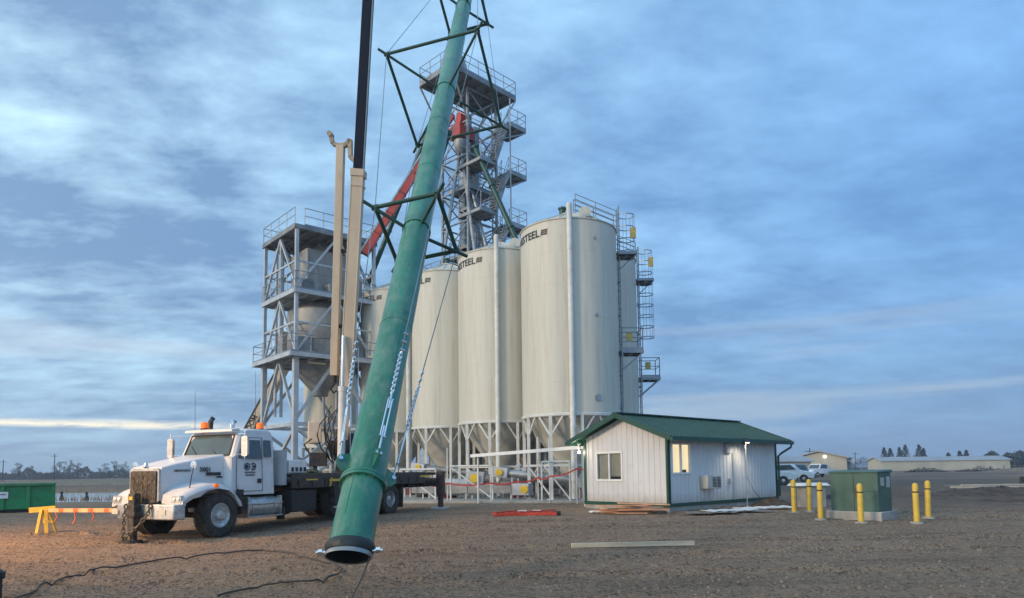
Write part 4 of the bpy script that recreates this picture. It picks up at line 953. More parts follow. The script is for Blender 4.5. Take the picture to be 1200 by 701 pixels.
for s_, zz0 in ((0.14, 1), (-.14, 1)):
    mb = MB(); a = Bp + Vector((.45 + s_, -.3, -.1)); c = a + Vector((.0, -.1, 3.6)); mb.tube(a, c, .018, n=6); mb.tube(a.lerp(c, .25), a.lerp(c, .45), .05, n=8); mb.build('cable', CHROME, tr, world=True)

# ---------------------------------------------------------------- trussed green pipe hung from the boom
Pb = Vector((-2.2, 9.2, .49)); Pd = Vector((.38, 16.2, 18.63))
def pp(t_): return Pb + Pd * t_
pdn = Pd.normalized(); e1 = Vector((1, -.089, 0)); e1 = (e1 - pdn * e1.dot(pdn)).normalized(); e2 = pdn.cross(e1).normalized()
if e2.z > 0: e2 = -e2
rt_ = R(-9)
f1 = e1 * math.cos(rt_) + e2 * math.sin(rt_) * 1; f2 = -e1 * math.sin(rt_) + e2 * math.cos(rt_)
pipe = thing('trussed_pipe', 'long leaning green steel pipe with square spreader frames, hanging over the yard', 'pipe', tuple(Pb))
PR = .295
def shear(p, v): return p + v + pdn * (.30 * v.dot(e2))
mb = MB()
sec = [.0045, .02, .05, .2, .345, .46, .58, .69, .9, 1.075, 1.2, 1.36]
for a, c in zip(sec, sec[1:]): mb.tube(pp(a), pp(c), PR, n=48, cap=False)
for s_ in (.2, .46, .58, .9, 1.2): mb.tube(pp(s_ - .0004), pp(s_ + .0004), PR + .006, n=48)
for i_ in range(len(sec) - 1):
    an = R(-150 + 47 * i_); u_ = e1 * math.cos(an) + e2 * math.sin(an); mb.tube(pp(sec[i_]) + u_ * PR, pp(sec[i_ + 1]) + u_ * PR, .007, n=6)
mb.build('pipe_body', GREEN, pipe, world=True)
mb = MB()
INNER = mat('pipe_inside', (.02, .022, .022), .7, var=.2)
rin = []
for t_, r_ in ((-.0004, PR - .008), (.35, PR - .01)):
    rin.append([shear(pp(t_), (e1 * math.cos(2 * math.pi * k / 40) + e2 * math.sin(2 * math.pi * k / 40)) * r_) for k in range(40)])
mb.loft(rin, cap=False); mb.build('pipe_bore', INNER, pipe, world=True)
for t_ in (.05, .345, .69, 1.075):
    mb = MB()
    for dt in ((-.0011, .0011) if t_ < .1 else (0,)):
        ring = [[pp(t_ + dt + q) + (e1 * math.cos(2 * math.pi * k / 48) + e2 * math.sin(2 * math.pi * k / 48)) * r_ for k in range(48)] for q, r_ in ((-.0009, PR), (-.0009, PR + (.05 if t_ < .1 else .022)), (.0009, PR + (.05 if t_ < .1 else .022)), (.0009, PR))]
        mb.loft(ring, cap=False)
    fl = mb.build('flange', GREEN, pipe, world=True)
    mb = MB()
    for k in range(16):
        a = 2 * math.pi * k / 16; q = pp(t_) + (e1 * math.cos(a) + e2 * math.sin(a)) * (PR + (.014 if t_ < .1 else .006)); mb.tube(q - pdn * .06, q + pdn * .06, .012, n=6)
    mb.build('bolt', GREEND, fl, world=True)
# lip with gasket and clamp bolts at the open end
mb = MB(); ring = [[shear(pp(q), (e1 * math.cos(2 * math.pi * k / 48) + e2 * math.sin(2 * math.pi * k / 48)) * r_) for k in range(48)] for q, r_ in ((-.0006, PR - .010), (-.001, PR + .012), (.0008, PR + .018), (.002, PR + .002))]
mb.loft(ring, cap=False); mb.build('end_lip', mat('bare_steel_lip', (.30, .30, .29), .45, .6), pipe, world=True)
mb = MB(); npt = 48; ring = []
for q in range(5):
    ring.append([shear(pp(.0022 + .0016 * q + (.0012 * noise.noise(Vector((q * 2.0, 1, 1))))), (e1 * math.cos(2 * math.pi * k / npt) + e2 * math.sin(2 * math.pi * k / npt)) * (PR + .012 + .028 * math.sin(math.pi * q / 4) * (1 + .9 * noise.noise(Vector((k * .5, q, 2)))) )) for k in range(npt)])
mb.loft(ring, cap=False); mb.build('rubber_boot', mat('black_rubber_boot', (.02, .025, .022), .55), pipe, world=True)
for s_ in (-1, 1):
    mb = MB(); q = pp(.003) + e1 * s_ * (PR + .01); mb.tube(q, q + e1 * s_ * .15, .022, n=10); mb.tube(q + e1 * s_ * .06, q + e1 * s_ * .12, .045, n=6); mb.build('clamp_bolt', CHROME, pipe, world=True)
corners = {}
for t_, half in ((.345, .71), (.69, 1.42), (1.075, .82)):
    cpt = pp(t_ + .003); cs = [cpt + f1 * i * half + f2 * j * half for i, j in ((-1, -1), (1, -1), (1, 1), (-1, 1))]; corners[t_] = cs
    mb = MB(); tb = .046 if t_ < .7 else .058
    for k in range(4):
        a, c = cs[k], cs[(k + 1) % 4]; mb.tube(a, c, tb, n=12)
        u_ = (cs[k] - cpt).normalized(); mb.tube(cpt + u_ * PR * .9 - pdn * .15, cs[k] + u_ * .28, tb * .85, n=12)
        mb.tube(cs[k] - (c - a).normalized() * .07, cs[k] + (c - a).normalized() * .07, tb * 1.35, n=12)
    fr = mb.build('spreader_frame', GREEND, pipe, world=True)
# diagonal struts from the middle frame towards the pipe
mb = MB()
for k, (i, j) in enumerate(((-1, -1), (1, -1), (1, 1), (-1, 1))):
    u_ = (corners[.69][k] - pp(.73)).normalized()
mid = pp(.80)
# stay cables from lug to lug over the frame corners, with turnbuckles low down
lug0 = []; lug1 = []
for k, (i, j) in enumerate(((-1, -1), (1, -1), (1, 1), (-1, 1))):
    u_ = (f1 * i + f2 * j).normalized(); a = pp(.062) + u_ * (PR + .13); z_ = pp(1.36) + u_ * (PR + .13)
    mb = MB(); lg = MB()
    w_ = u_.cross(pdn); base = pp(.060) + u_ * (PR - .01)
    lg.M = Matrix.Identity(4)
    pts2 = [base - pdn * .16, base + pdn * .22, base + u_ * .17 + pdn * .12, base + u_ * .20, base + u_ * .13 - pdn * .10]
    lg.add([q - w_ * .014 for q in pts2] + [q + w_ * .014 for q in pts2], [(0, 1, 2, 3, 4), (9, 8, 7, 6, 5)] + [(q, (q + 1) % 5, 5 + (q + 1) % 5, 5 + q) for q in range(5)])
    lg.build('lug', GREEN, pipe, world=True)
    c = corners[.345][k]; run = (c - a); tl = 1.9
    d_ = run.normalized(); s0 = a + d_ * .22; 
    tbm = MB(); s1 = d_.cross(pdn).normalized()
    x0, x1 = s0 + d_ * .1, s0 + d_ * .85
    for q in (-.032, .032): tbm.tube(x0 + s1 * q, x1 + s1 * q, .013, n=6)
    tbm.tube(x0 - s1 * .05, x0 + s1 * .05, .02, n=8); tbm.tube(x1 - s1 * .05, x1 + s1 * .05, .02, n=8); tbm.tube(a, x0 + d_ * .2, .016, n=8); tbm.tube(x1 - d_ * .2, x1 + d_ * .15, .016, n=8)
    tbm.tube(a - s1 * .05, a + s1 * .05, .035, n=10)
    tbm.build('turnbuckle', CHROME, pipe, world=True)
    e = x1 + d_ * .12
    chain([pipe.matrix_basis.inverted() @ q for q in (e, e + d_ * .95)], CHROME, pipe, 'stay_chain', r=.013, ln=.085)
    e2_ = e + d_ * .95
    mb.tube(e2_, c, .010, n=6); cl_ = MB()
    for q in (.05, .25, .45): g_ = e2_ + d_ * q; cl_.tube(g_ - s1 * .05, g_ + s1 * .03, .025, n=6)
    cl_.build('cable_clip', CHROME, pipe, world=True)
    mb.tube(c, corners[.69][k], .010, n=6); mb.tube(corners[.69][k], corners[1.075][k], .010, n=6); mb.tube(corners[1.075][k], z_, .010, n=6)
    mb.build('stay_cable', ROPEL, pipe, world=True)
    # rigid diagonal rod braces between frames
    tie = MB(); 
    if k in (2, 3): tie.tube(corners[.69][k], corners[1.075][k] + (corners[1.075][k - 2] - corners[1.075][k]) * .0, .008, n=6); tie.build('tie_rod', GREEND, pipe, world=True)
# tag line trailing from the pipe mouth
a = pp(.0) + e1 * .3; mb = MB(); mb.path([a, a + Vector((-.03, -.35, -.22)), (-2.02, 8.6, .03), (-1.95, 8.2, .015), (-1.85, 7.4, .012), (-1.8, 6.0, .012)], .011, 6)
tag(mb.build('tag_line', ROPE), 'thin tag line trailing from the mouth of the green pipe', 'rope')

# ---------------------------------------------------------------- office building
OC = Vector((5.12, 22.5, .15)); OL = Vector((.75, .66, 0)).normalized(); OG = Vector((-.66, .75, 0)).normalized()
orz = math.atan2(OL.y, OL.x); off = thing('site_office', 'small white metal-clad office with green gabled roof beside the bins', 'building', tuple(OC), orz)
LX, WY, Z0, ZE = 7.15, 3.72, .22, 2.56     # local: x along long wall, y = gable side
def lw(x, y, z): return (x, y, z)
mb = MB(); mb.span((-.0, 0, -.2), (LX, WY, Z0)); mb.build('foundation', CONC, off)
RZ = 3.28
def wallpanel(name, ax, lo, hi, fixed, outn, openings, gable=False):
    """sheet siding with raised ribs; openings are (lo,hi,z0,z1)"""
    mb = MB(); th = .06; step = .229; x = lo; cells = []
    xs_ = sorted(set([lo, hi] + [o[i] for o in openings for i in (0, 1)]))
    def P(a, dpt, z): return (a, fixed + outn * dpt, z) if ax == 'x' else (fixed + outn * dpt, a, z)
    def topz(a): return ZE + (RZ - ZE) * (1 - abs(a - WY / 2) / (WY / 2)) if gable else ZE
    def slab(a0, a1, z0, t0, t1):
        q = [P(a0, 0, z0), P(a1, 0, z0), P(a1, 0, t1), P(a0, 0, t0)]; r_ = [P(a0, -th, z0), P(a1, -th, z0), P(a1, -th, t1), P(a0, -th, t0)]
        mb.add(q + r_, [(0, 1, 2, 3), (7, 6, 5, 4), (0, 4, 5, 1), (1, 5, 6, 2), (2, 6, 7, 3), (3, 7, 4, 0)])
    brk = sorted(set(xs_ + ([WY / 2] if gable else [])))
    for a0, a1 in zip(brk, brk[1:]):
        op = [o for o in openings if o[0] <= a0 + 1e-6 and o[1] >= a1 - 1e-6]
        if op: slab(a0, a1, Z0, op[0][2], op[0][2]); slab(a0, a1, op[0][3], topz(a0), topz(a1))
        else: slab(a0, a1, Z0, topz(a0), topz(a1))
    a = lo + step / 2
    while a < hi:
        for wd, hgt in ((.034, .018),):
            op = [o for o in openings if o[0] - .03 < a < o[1] + .03]
            segs = [(Z0, op[0][2] - .05), (op[0][3] + .05, topz(a) - .02)] if op else [(Z0, topz(a) - .02)]
            for z0, z1 in segs:
                mb.add([P(a - wd, .0005, z0), P(a - wd * .45, hgt, z0), P(a + wd * .45, hgt, z0), P(a + wd, .0005, z0), P(a - wd, .0005, z1), P(a - wd * .45, hgt, z1), P(a + wd * .45, hgt, z1), P(a + wd, .0005, z1)], [(0, 1, 5, 4), (1, 2, 6, 5), (2, 3, 7, 6), (3, 2, 1, 0), (4, 5, 6, 7)])
        a += step
    return mb.build(name, WALLW, off, smooth=False)
W1 = (.17, 1.25, 1.27, 2.30)      # long wall window
W2 = (1.93, 3.12, 1.05, 2.06)     # gable window (measured from the front corner)
wallpanel('wall', 'x', 0, LX, 0, -1, [W1]); wallpanel('wall', 'y', 0, WY, 0, -1, [W2], True)
wallpanel('wall', 'x', 0, LX, WY, 1, []); wallpanel('wall', 'y', 0, WY, LX, 1, [], True)
def window(ax, lo, hi, z0, z1, lit):
    def P(a, d_, z): return (a, -d_, z) if ax == 'x' else (-d_, a, z)
    mb = MB(); f_ = .05
    def b_(a0, z0_, a1, z1_, d0=-.05, d1=.035): p, q = P(a0, d0, z0_), P(a1, d1, z1_); mb.span(p, q)
    b_(lo - .02, z0 - .02, hi + .02, z0 + f_); b_(lo - .02, z1 - f_, hi + .02, z1 + .02); b_(lo - .02, z0 + f_ + .001, lo + f_, z1 - f_ - .001); b_(hi - f_, z0 + f_ + .001, hi + .02, z1 - f_ - .001); mid_x = (lo + hi) / 2; b_(mid_x - .03, z0 + f_ + .001, mid_x + .03, z1 - f_ - .001, -.04, .028)
    w_ = mb.build('window', TRIMW, off, bevel=.006)
    mb = MB(); p, q = P(lo + f_, -.035, z0 + f_), P(hi - f_, -.03, z1 - f_); mb.span(p, q)
    gl = bpy.data.materials.get('clear_glass')
    if not gl:
        gl = bpy.data.materials.new('clear_glass'); gl.use_nodes = True; b = gl.node_tree.nodes['Principled BSDF']; b.inputs['Base Color'].default_value = (.9, .95, .95, 1); b.inputs['Roughness'].default_value = .03; b.inputs['Transmission Weight'].default_value = 1; b.inputs['IOR'].default_value = 1.3
    mb.build('pane', gl, w_, smooth=False)
    mb = MB()
    if lit:
        mb.span(P(lo - .02, -.12, z0 - .02), P(hi + .06, -.13, z1 + .02)); mb.build('lit_interior', LITROOM, w_, smooth=False)
        mb = MB(); mb.span(P(lo + .60, -.085, z0 + .02), P(lo + .66, -.10, z1)); mb.span(P(lo + .7, -.085, z0), P(hi - .12, -.10, z0 + .14)); mb.build('furniture', mat('indoor_brown', (.22, .14, .08), .7), w_)
    else:
        z = z0 + .06
        while z < z1 - .05: a0 = mid_x + .06 if z < z0 + .3 else lo + f_; mb.span(P(lo + f_ + .03 if z > z0 + .15 else mid_x + .05, -.07, z), P(hi - f_ - .02, -.085, z + .021)); z += .03
        mb.build('blind', BLIND, w_, smooth=False)
        mb = MB(); mb.span(P(lo - .05, -.28, z0 - .05), P(hi + .05, -.30, z1 + .05)); mb.build('dark_interior', mat('room_dark', (.10, .085, .07), .9), w_)
window('x', *W1, True); window('y', *W2, False)
# trims
mb = MB()
mb.span((-.022, -.022, Z0), (.085, .03, ZE)); mb.span((-.022, -.022, Z0), (.03, .085, ZE - .0)); mb.build('corner_trim', GREENTRIM, off)
mb = MB(); mb.span((LX - .10, -.024, Z0), (LX + .024, .03, ZE)); mb.build('corner_trim', GREENTRIM, off)
mb = MB(); mb.span((-.024, WY - .10, Z0), (.03, WY + .024, ZE)); mb.build('corner_trim', GREENTRIM, off)
mb = MB(); mb.span((-.03, -.03, Z0 - .03), (LX + .03, .0, Z0 + .085)); mb.span((-.03, .0, Z0 - .03), (0, WY + .03, Z0 + .085)); mb.build('base_trim', GREENTRIM, off)
# roof: two ribbed sheets, fascia, ridge
OV, OVG = .42, .45; mb = MB()
slope = (RZ - ZE) / (WY / 2)
def roofz(y): return RZ + .10 - slope * abs(y - WY / 2)
for s_ in (-1, 1):
    ye = -OV if s_ < 0 else WY + OV
    q = [(-OVG, ye, roofz(ye)), (LX + OVG, ye, roofz(ye)), (LX + OVG, WY / 2, roofz(WY / 2)), (-OVG, WY / 2, roofz(WY / 2))]
    lo_ = [(x, y, z - .04) for x, y, z in q]; mb.add(q + lo_, [(0, 1, 2, 3), (7, 6, 5, 4), (0, 4, 5, 1), (1, 5, 6, 2), (2, 6, 7, 3), (3, 7, 4, 0)])
    x = -OVG + .1
    while x < LX + OVG:
        a, c = Vector((x, ye, roofz(ye) + .012)), Vector((x, WY / 2, roofz(WY / 2) + .012)); mb.bar(a, c, .04, .024); x += .3
rf = mb.build('roof', GREENROOF, off, smooth=False)
mb = MB(); mb.bar((-OVG - .01, WY / 2, RZ + .13), (LX + OVG + .01, WY / 2, RZ + .13), .26, .035); mb.build('ridge_cap', GREENROOF, rf)
for x in (-OVG - .012, LX + OVG + .012):
    mb = MB()
    for ye in (-OV, WY + OV):
        a, c = Vector((x, ye, roofz(ye) - .06)), Vector((x, WY / 2, roofz(WY / 2) - .06)); mb.bar(a, c, .022, .17)
    mb.build('bargeboard', GREENTRIM, rf)
mb = MB()
for ye, s_ in ((-OV - .06, -1), (WY + OV + .06, 1)):
    z = roofz(-OV) - .09; mb.bar((-OVG - .02, ye, z), (LX + OVG + .02, ye, z), .11, .13)
gt = mb.build('gutter', GREENTRIM, rf)
mb = MB(); z = roofz(-OV) - .16; mb.path([(LX + OVG - .1, -OV - .06, z), (LX + OVG - .12, -OV - .05, z - .1), (LX + .12, -.16, z - .34), (LX + .05, -.07, z - .45), (LX + .05, -.07, .45), (LX + .05, -.07, .3)], .042, 10); mb.build('downspout', GREENTRIM, off)
mb = MB()
mb.add([(-OVG, -OV, roofz(-OV) - .15), (LX + OVG, -OV, roofz(-OV) - .15), (LX + OVG, 0, ZE - .01), (-OVG, 0, ZE - .01)], [(0, 1, 2, 3)]); mb.build('soffit', GREENTRIM, rf)
# window air conditioner in the long wall
mb = MB(); mb.span((1.78, -.32, .74), (2.62, .0, 1.20)); ac = mb.build('air_conditioner', mat('beige_plastic', (.50, .48, .43), .5, dirt=(.3, .27, .22)), off, bevel=.02)
mb = MB()
for i in range(2):
    for k in range(7): mb.span((2.08 + i * .28, -.335, .80 + k * .05), (2.32 + i * .28 - .02, -.321, .825 + k * .05))
mb.build('louvre', BLACKP, ac)
mb = MB(); mb.span((3.35, -.13, 1.98), (3.75, -.02, 2.32)); mb.build('breaker_box', GALVP, off, bevel=.01)
mb = MB(); mb.tube((3.9, -.04, .3), (3.9, -.04, 1.98), .02, n=8); mb.span((3.55, -.12, .92), (3.72, -.02, 1.06)); mb.build('conduit', GALVP, off)
# work light on pole by the long wall and bulb below the left eave
q = off.matrix_basis @ Vector((4.02, -.48, 0))
fl = thing('work_light', 'lit floodlight on a thin pole against the long wall of the office', 'floodlight', (q.x, q.y, .15), orz)
mb = MB(); mb.tube((0, 0, 0), (0, 0, 2.32), .022, n=8)
mb.box((0, 0, .01), (.5, .06, .02)); mb.box((0, 0, .01), (.06, .5, .02)); mb.build('pole', GALV, fl)
mb = MB(); mb.box((-.02, -.02, 2.42), (.34, .10, .20), rx=R(-32)); mb.box((.0, .04, 2.33), (.40, .03, .03)); mb.build('lamp_head', BLACKP, fl, bevel=.01)
mb = MB(); mb.box((-.02, -.080, 2.385), (.26, .012, .10), rx=R(-32)); mb.build('lamp_glass', LAMPW, fl)
mb = MB(); mb.path([(.02, .02, 1.2), (.15, -.2, .6), (.5, -.4, .15), (.9, -.5, .012), (1.6, -.4, .012)], .012, 6); mb.build('lamp_cord', ROPE, fl)
ld = bpy.data.lights.new('work_lamp', 'SPOT'); ld.energy = 45; ld.color = (1, .86, .62); ld.spot_size = R(130); ld.spot_blend = .8; ld.shadow_soft_size = .08
lo_ = bpy.data.objects.new('work_lamp', ld); col.objects.link(lo_); lo_.parent = fl; lo_.location = (0, -.20, 2.32); lo_.rotation_euler = (R(25), 0, 0)
q = off.matrix_basis @ Vector((-.02, WY + .24, 2.10))
bl_ = thing('eave_lamp', 'lit globe lamp below the left eave of the office', 'lamp', tuple(q), orz)
mb = MB(); mb.tube((0, 0, .10), (0, 0, .30), .05, n=12); mb.tube((0, 0, .3), (0, 0, .33), .08, n=12); mb.build('lamp_base', GALVP, bl_)
mb = MB(); mb.lathe([(.003, -.06), (.045, -.045), (.06, 0), (.045, .045), (.003, .06)], (0, 0, 0), 16); mb.build('lamp_globe', LAMPW, bl_)
ld = bpy.data.lights.new('eave_bulb', 'POINT'); ld.energy = 18; ld.color = (1, .88, .66); ld.shadow_soft_size = .09
lo_ = bpy.data.objects.new('eave_bulb', ld); col.objects.link(lo_); lo_.parent = bl_; lo_.location = (-.13, 0, -.02)

for (ax_, ay_), (bx_, by_), lb_ in (((.2, -.12), (7.2, -.12), 'dirt berm added for contact shade along the foundation of the long wall'), ((-.12, .1), (-.12, 3.6), 'dirt berm added for contact shade along the foundation of the gable wall')):  # low dirt berms added at the wall foot to stand in for contact shadow
    A = off.matrix_basis @ Vector((ax_, ay_, 0)); B = off.matrix_basis @ Vector((bx_, by_, 0)); d_ = (B - A).normalized(); p_ = Vector((-d_.y, d_.x, 0)); n = 60; rg = []
    for k in range(n + 1):
        q = A.lerp(B, k / n); h = .05 + .07 * abs(noise.noise(q * 1.7)) + .03 * noise.noise(q * 6); w_ = .22 + .16 * noise.noise(q * 1.3)
        rg.append([q - p_ * w_ - Vector((0, 0, .04)), q - p_ * w_ * .5 + Vector((0, 0, h * .6)), q + Vector((0, 0, h)), q + p_ * w_ * .5 + Vector((0, 0, h * .6)), q + p_ * w_ - Vector((0, 0, .04))])
    mb = MB(); mb.loft(rg); tag(mb.build('contact_berm', mat('contact_berm_dirt', (.17, .115, .075), .95, var=.25, vs_=5, bump=.8, bs=25)), lb_, 'dirt bank', 'dirt berms added for contact shade at the office')

# ---------------------------------------------------------------- conveyors and clutter under the bins
def conveyor(a, c, rad, label, square=False, sup=True, mt=GALV):
    a, c = Vector(a), Vector(c); d_ = (c - a).normalized(); rt = thing('conveyor', label, 'conveyor', (a.x, a.y, PADZ), 0, 'grey conveyors under the bins'); mb = MB()
    if square:
        mb.bar(a, c, .42, rad * 1.7)
        n = max(2, int((c - a).length / 2.4))
        for k in range(n + 1): q = a.lerp(c, k / n); mb.bar(q - d_ * .03, q + d_ * .03, .48, rad * 1.95)
        mb.bar(a + Vector((0, -.215, 0)), c + Vector((0, -.215, 0)), .012, .05)
    else:
        mb.tube(a, c, rad, n=24)
        n = max(2, int((c - a).length / 2.0))
        for k in range(n + 1): q = a.lerp(c, k / n); mb.tube(q - d_ * .03, q + d_ * .03, rad + .05, n=24)
    mb.build('housing', mt, rt, world=True)
    mb = MB(); mb.bar(a - d_ * .1, a + d_ * .75, .62, rad * 2.6); mb.build('drive_head', GALVP, rt, bevel=.03, world=True)
    mb = MB(); q = a + d_ * .25 + Vector((0, -.36, 0)); mb.tube(q + Vector((0, -.1, 0)), q, rad * .85, n=20); mb.build('yellow_guard', GUARDY, rt, world=True)
    for k in (.12, .5, .88):
        q = a.lerp(c, k); mb = MB()
        if q.z - rad > PADZ + .05: mb.bar((q.x - .15, q.y, PADZ), (q.x - .15, q.y, q.z - rad * .8), .07); mb.bar((q.x + .15, q.y, PADZ), (q.x + .15, q.y, q.z - rad * .8), .07); mb.bar((q.x - .15, q.y, q.z - rad * .9), (q.x + .15, q.y, q.z - rad * .9), .06); mb.build('support', LEGW, rt, world=True)
    return rt
conveyor((.75, 32.0, .72), (-5.0, 34.3, .72), .21, 'low square grey conveyor trough lying along the pad edge behind the truck', True, mt=GRATE)
conveyor((-.9, 33.6, 1.55), (7.5, 31.4, .6), .19, 'round conveyor tube with big yellow guard at its raised left head')
conveyor((-2.2, 35.3, 1.25), (4.6, 34.8, .75), .26, 'dark grey conveyor tube lying farther back between the bin legs', mt=GRATE)
conveyor((-6.2, 36.5, 1.1), (-1.2, 36.0, .9), .24, 'grey conveyor tube under the third bin, behind the rear truck jack', mt=GALVP)
for k_, (a_, c_, r_, lb_) in enumerate((((-5.5, 38.5, 1.9), (2.5, 35.5, .9), .16, 'slim dark auger tube sloping down under the second and third bins'), ((-3.2, 34.9, .55), (1.9, 33.3, 1.3), .14, 'slim auger tube sloping up to the right below the second bin'), ((3.2, 32.0, 1.0), (8.5, 35.5, 1.9), .18, 'auger tube rising to the right behind the office corner'))): conveyor(a_, c_, r_, lb_, mt=GRATE)
mb = MB()
for k in range(30):
    x = -7 + k * .46 + random.uniform(-.2, .2); y = 37.2 - .35 * (x + 1) + random.uniform(-2.5, 7); s_ = random.uniform(.35, .85); mb = MB()
    if k % 3 == 0: mb.lathe([(s_ * .5, 0), (s_ * .5, s_), (s_ * .45, s_ + .03)], (0, 0, 0), 20, cap=True); nm, ct, lb = 'steel_drum', 'drum', None
    else: mb.box((0, 0, s_ / 2), (s_ * 1.3, s_, s_), random.random()); mb.box((0, 0, s_ + .02), (s_ * 1.4, s_ * 1.1, .04), 0); nm, ct = 'equipment_crate', 'crate'
    o = mb.build(nm, random.choice((GRATE, GALVP, FRAMEB, REDRUST)) if nm != 'steel_drum' else GRATE, bevel=.01); o.location = (x, y, PADZ)
    tag(o, ('dull drum standing in shade between the bin legs' if nm == 'steel_drum' else 'boxed equipment standing in shade between the bin legs'), ct, 'dim clutter beneath the bins')
for k_, (x_, y_, w_, h_, lb_) in enumerate(((-1.9, 31.6, 2.0, 1.62, 'white braced pipe frame standing before the second bin'), (1.9, 30.2, 1.25, 1.75, 'white braced pipe frame standing before the nearest bin'), (-4.6, 33.2, 1.8, 1.5, 'white braced pipe frame behind the rear truck jack'))):
    fr_ = thing('pipe_frame', lb_, 'frame', (x_, y_, PADZ - .05), R(-12), 'white pipe frames before the bins')
    for q in (-w_ / 2, w_ / 2): mb = MB(); mb.tube((q, 0, 0), (q, 0, h_), .045, n=10); mb.build('post', LEGW, fr_)
    mb = MB(); mb.tube((-w_ / 2, 0, h_), (w_ / 2, 0, h_), .05, n=10); mb.tube((-w_ / 2, 0, h_ - .05), (w_ / 2, 0, .1), .035, n=8); mb.build('brace', LEGW, fr_)
for x_, y_, lb_ in ((-3.3, 35.0, 'red gearbox and motor low under the third bin'), (.3, 34.4, 'red gearbox and motor low between the second and nearest bins'), (3.6, 33.0, 'red gearbox and motor low under the nearest bin')):
    gb = thing('gear_motor', lb_, 'motor', (x_, y_, PADZ), R(20)); mb = MB(); mb.box((0, 0, .35), (.5, .4, .5)); mb.box((0, 0, .05), (.8, .5, .1)); mb.build('gearbox', REDP, gb, bevel=.03)
    mb = MB(); mb.tube((.25, 0, .4), (.85, 0, .4), .17, n=16); mb.tube((.85, 0, .4), (.92, 0, .4), .14, n=16); mb.build('motor', GRATE, gb)
# long pale rail carried in front of the bins, with thin posts
rl = thing('overhead_rail', 'long pale steel rail held level in front of the bin legs', 'rail', (-1.8, 30.9, .15))
mb = MB(); mb.bar((-1.85, 30.9, 2.28), (3.05, 26.9, 2.50), .16, .14); mb.build('rail', TRIMW, rl, world=True)
for k in (.06, .96):
    q = Vector((-1.85, 30.9, 2.28)).lerp(Vector((3.05, 26.9, 2.50)), k); mb = MB(); mb.tube((q.x, q.y + .1, .1), (q.x, q.y + .1, q.z - .05), .045, n=8); mb.build('post', LEGW, rl, world=True)
for i, (x, y, h, lb) in enumerate(((-3.0, 31.45, 2.5, 'thin steel fence post nearest the truck, at the pad edge'), (-1.0, 30.9, 2.35, 'thin steel fence post in front of the second bin'), (1.12, 30.35, 2.9, 'left one of two thin fence posts before the nearest bin'), (1.62, 30.1, 2.8, 'right one of two thin fence posts before the nearest bin'), (2.75, 29.4, 2.3, 'thin steel fence post next to the office corner'))):
    mb = MB(); mb.tube((0, 0, -.1), (0, 0, h), .028, n=8); mb.tube((0, 0, h), (0, 0, h + .03), .034, n=8); o = mb.build('fence_post', LEGW); o.location = (x, y, .15); tag(o, lb, 'post', 'thin posts along the concrete pad')
mb = MB(); tp_ = [(-3.9, 31.4, 1.0), (-3.0, 31.42, 1.05), (-1.0, 30.86, 1.05), (0.2, 30.6, 1.12), (1.12, 30.3, 1.28), (1.62, 30.05, 1.33), (2.75, 29.35, 1.65), (3.3, 28.0, 1.75)]
tp_ = [Vector(p) for p in tp_]
for a, c in zip(tp_, tp_[1:]):
    for k in range(6):
        p, q = a.lerp(c, k / 6), a.lerp(c, (k + 1) / 6); p.z -= .10 * math.sin(math.pi * k / 6); q.z -= .10 * math.sin(math.pi * (k + 1) / 6); mb.bar(p, q, .01, .07)
tag(mb.build('danger_tape', REDTAPE), 'red plastic tape strung between the thin posts before the bins', 'tape')

# red folded racks on the dirt
rk = thing('red_rack', 'red painted steel frames lying flat on the dirt in front of the bins', 'rack', (.45, 22.3, .16), R(4))
for x0, ln, an in ((-.55, 1.05, .12), (.45, 1.0, -.10)):
    mb = MB(); mb.M = Matrix.Translation((x0, 0, 0)) @ Matrix.Rotation(an, 4, 'Z')
    for y in (-.32, .32): mb.span((-ln / 2, y - .03, .0), (ln / 2, y + .03, .09))
    for k in range(6): x = -ln / 2 + k * ln / 5; mb.span((x - .03, -.3, .02), (x + .03, .3, .075))
    mb.bar((-ln / 2, -.33, .11), (ln / 2, .33, .14), .04); mb.build('frame', REDP, rk, bevel=.008)
mb = MB(); mb.span((.93, -.3, 0), (1.06, .1, .12)); mb.build('end_block', BLACKP, rk)
mb = MB(); mb.M = Matrix.Rotation(.05, 4, 'Z'); mb.span((-.3, -.12, .135), (-.02, .1, .15)); mb.span((.2, -.1, .135), (.45, .1, .15)); mb.build('label_plate', TRIMW, rk)
# lumber and sheet leftovers
mb = MB(); mb.span((-1.28, -.045, 0), (1.28, .045, .09)); o = mb.build('timber_beam', WOODP, bevel=.004); o.location = (2.46, 14.2, max(gfull(2.46 + q * .3, 14.2 + q * .02) for q in range(-4, 5)) - .012); o.rotation_euler = (0, 0, R(4)); tag(o, 'pale squared timber beam lying alone on the open dirt', 'timber')
random.seed(3)
for k in range(17):
    ln = random.uniform(.8, 1.8); mb = MB(); mb.span((-ln / 2, -.07, 0), (ln / 2, .07, .035)); o = mb.build('plank', WOODR if k % 2 else mat('orange_wood', (.66, .38, .22), .7, var=.15), bevel=.003)
    o.location = (3.75 + random.uniform(-.45, .5), 22.35 + random.uniform(-.35, .25), .165 + .036 * (k // 2)); o.rotation_euler = (0, R(random.uniform(-2, 2)), R(random.uniform(-22, 12)))
    tag(o, 'short reddish plank in the loose lumber pile by the gable wall', 'plank', 'reddish planks heaped by the office gable')
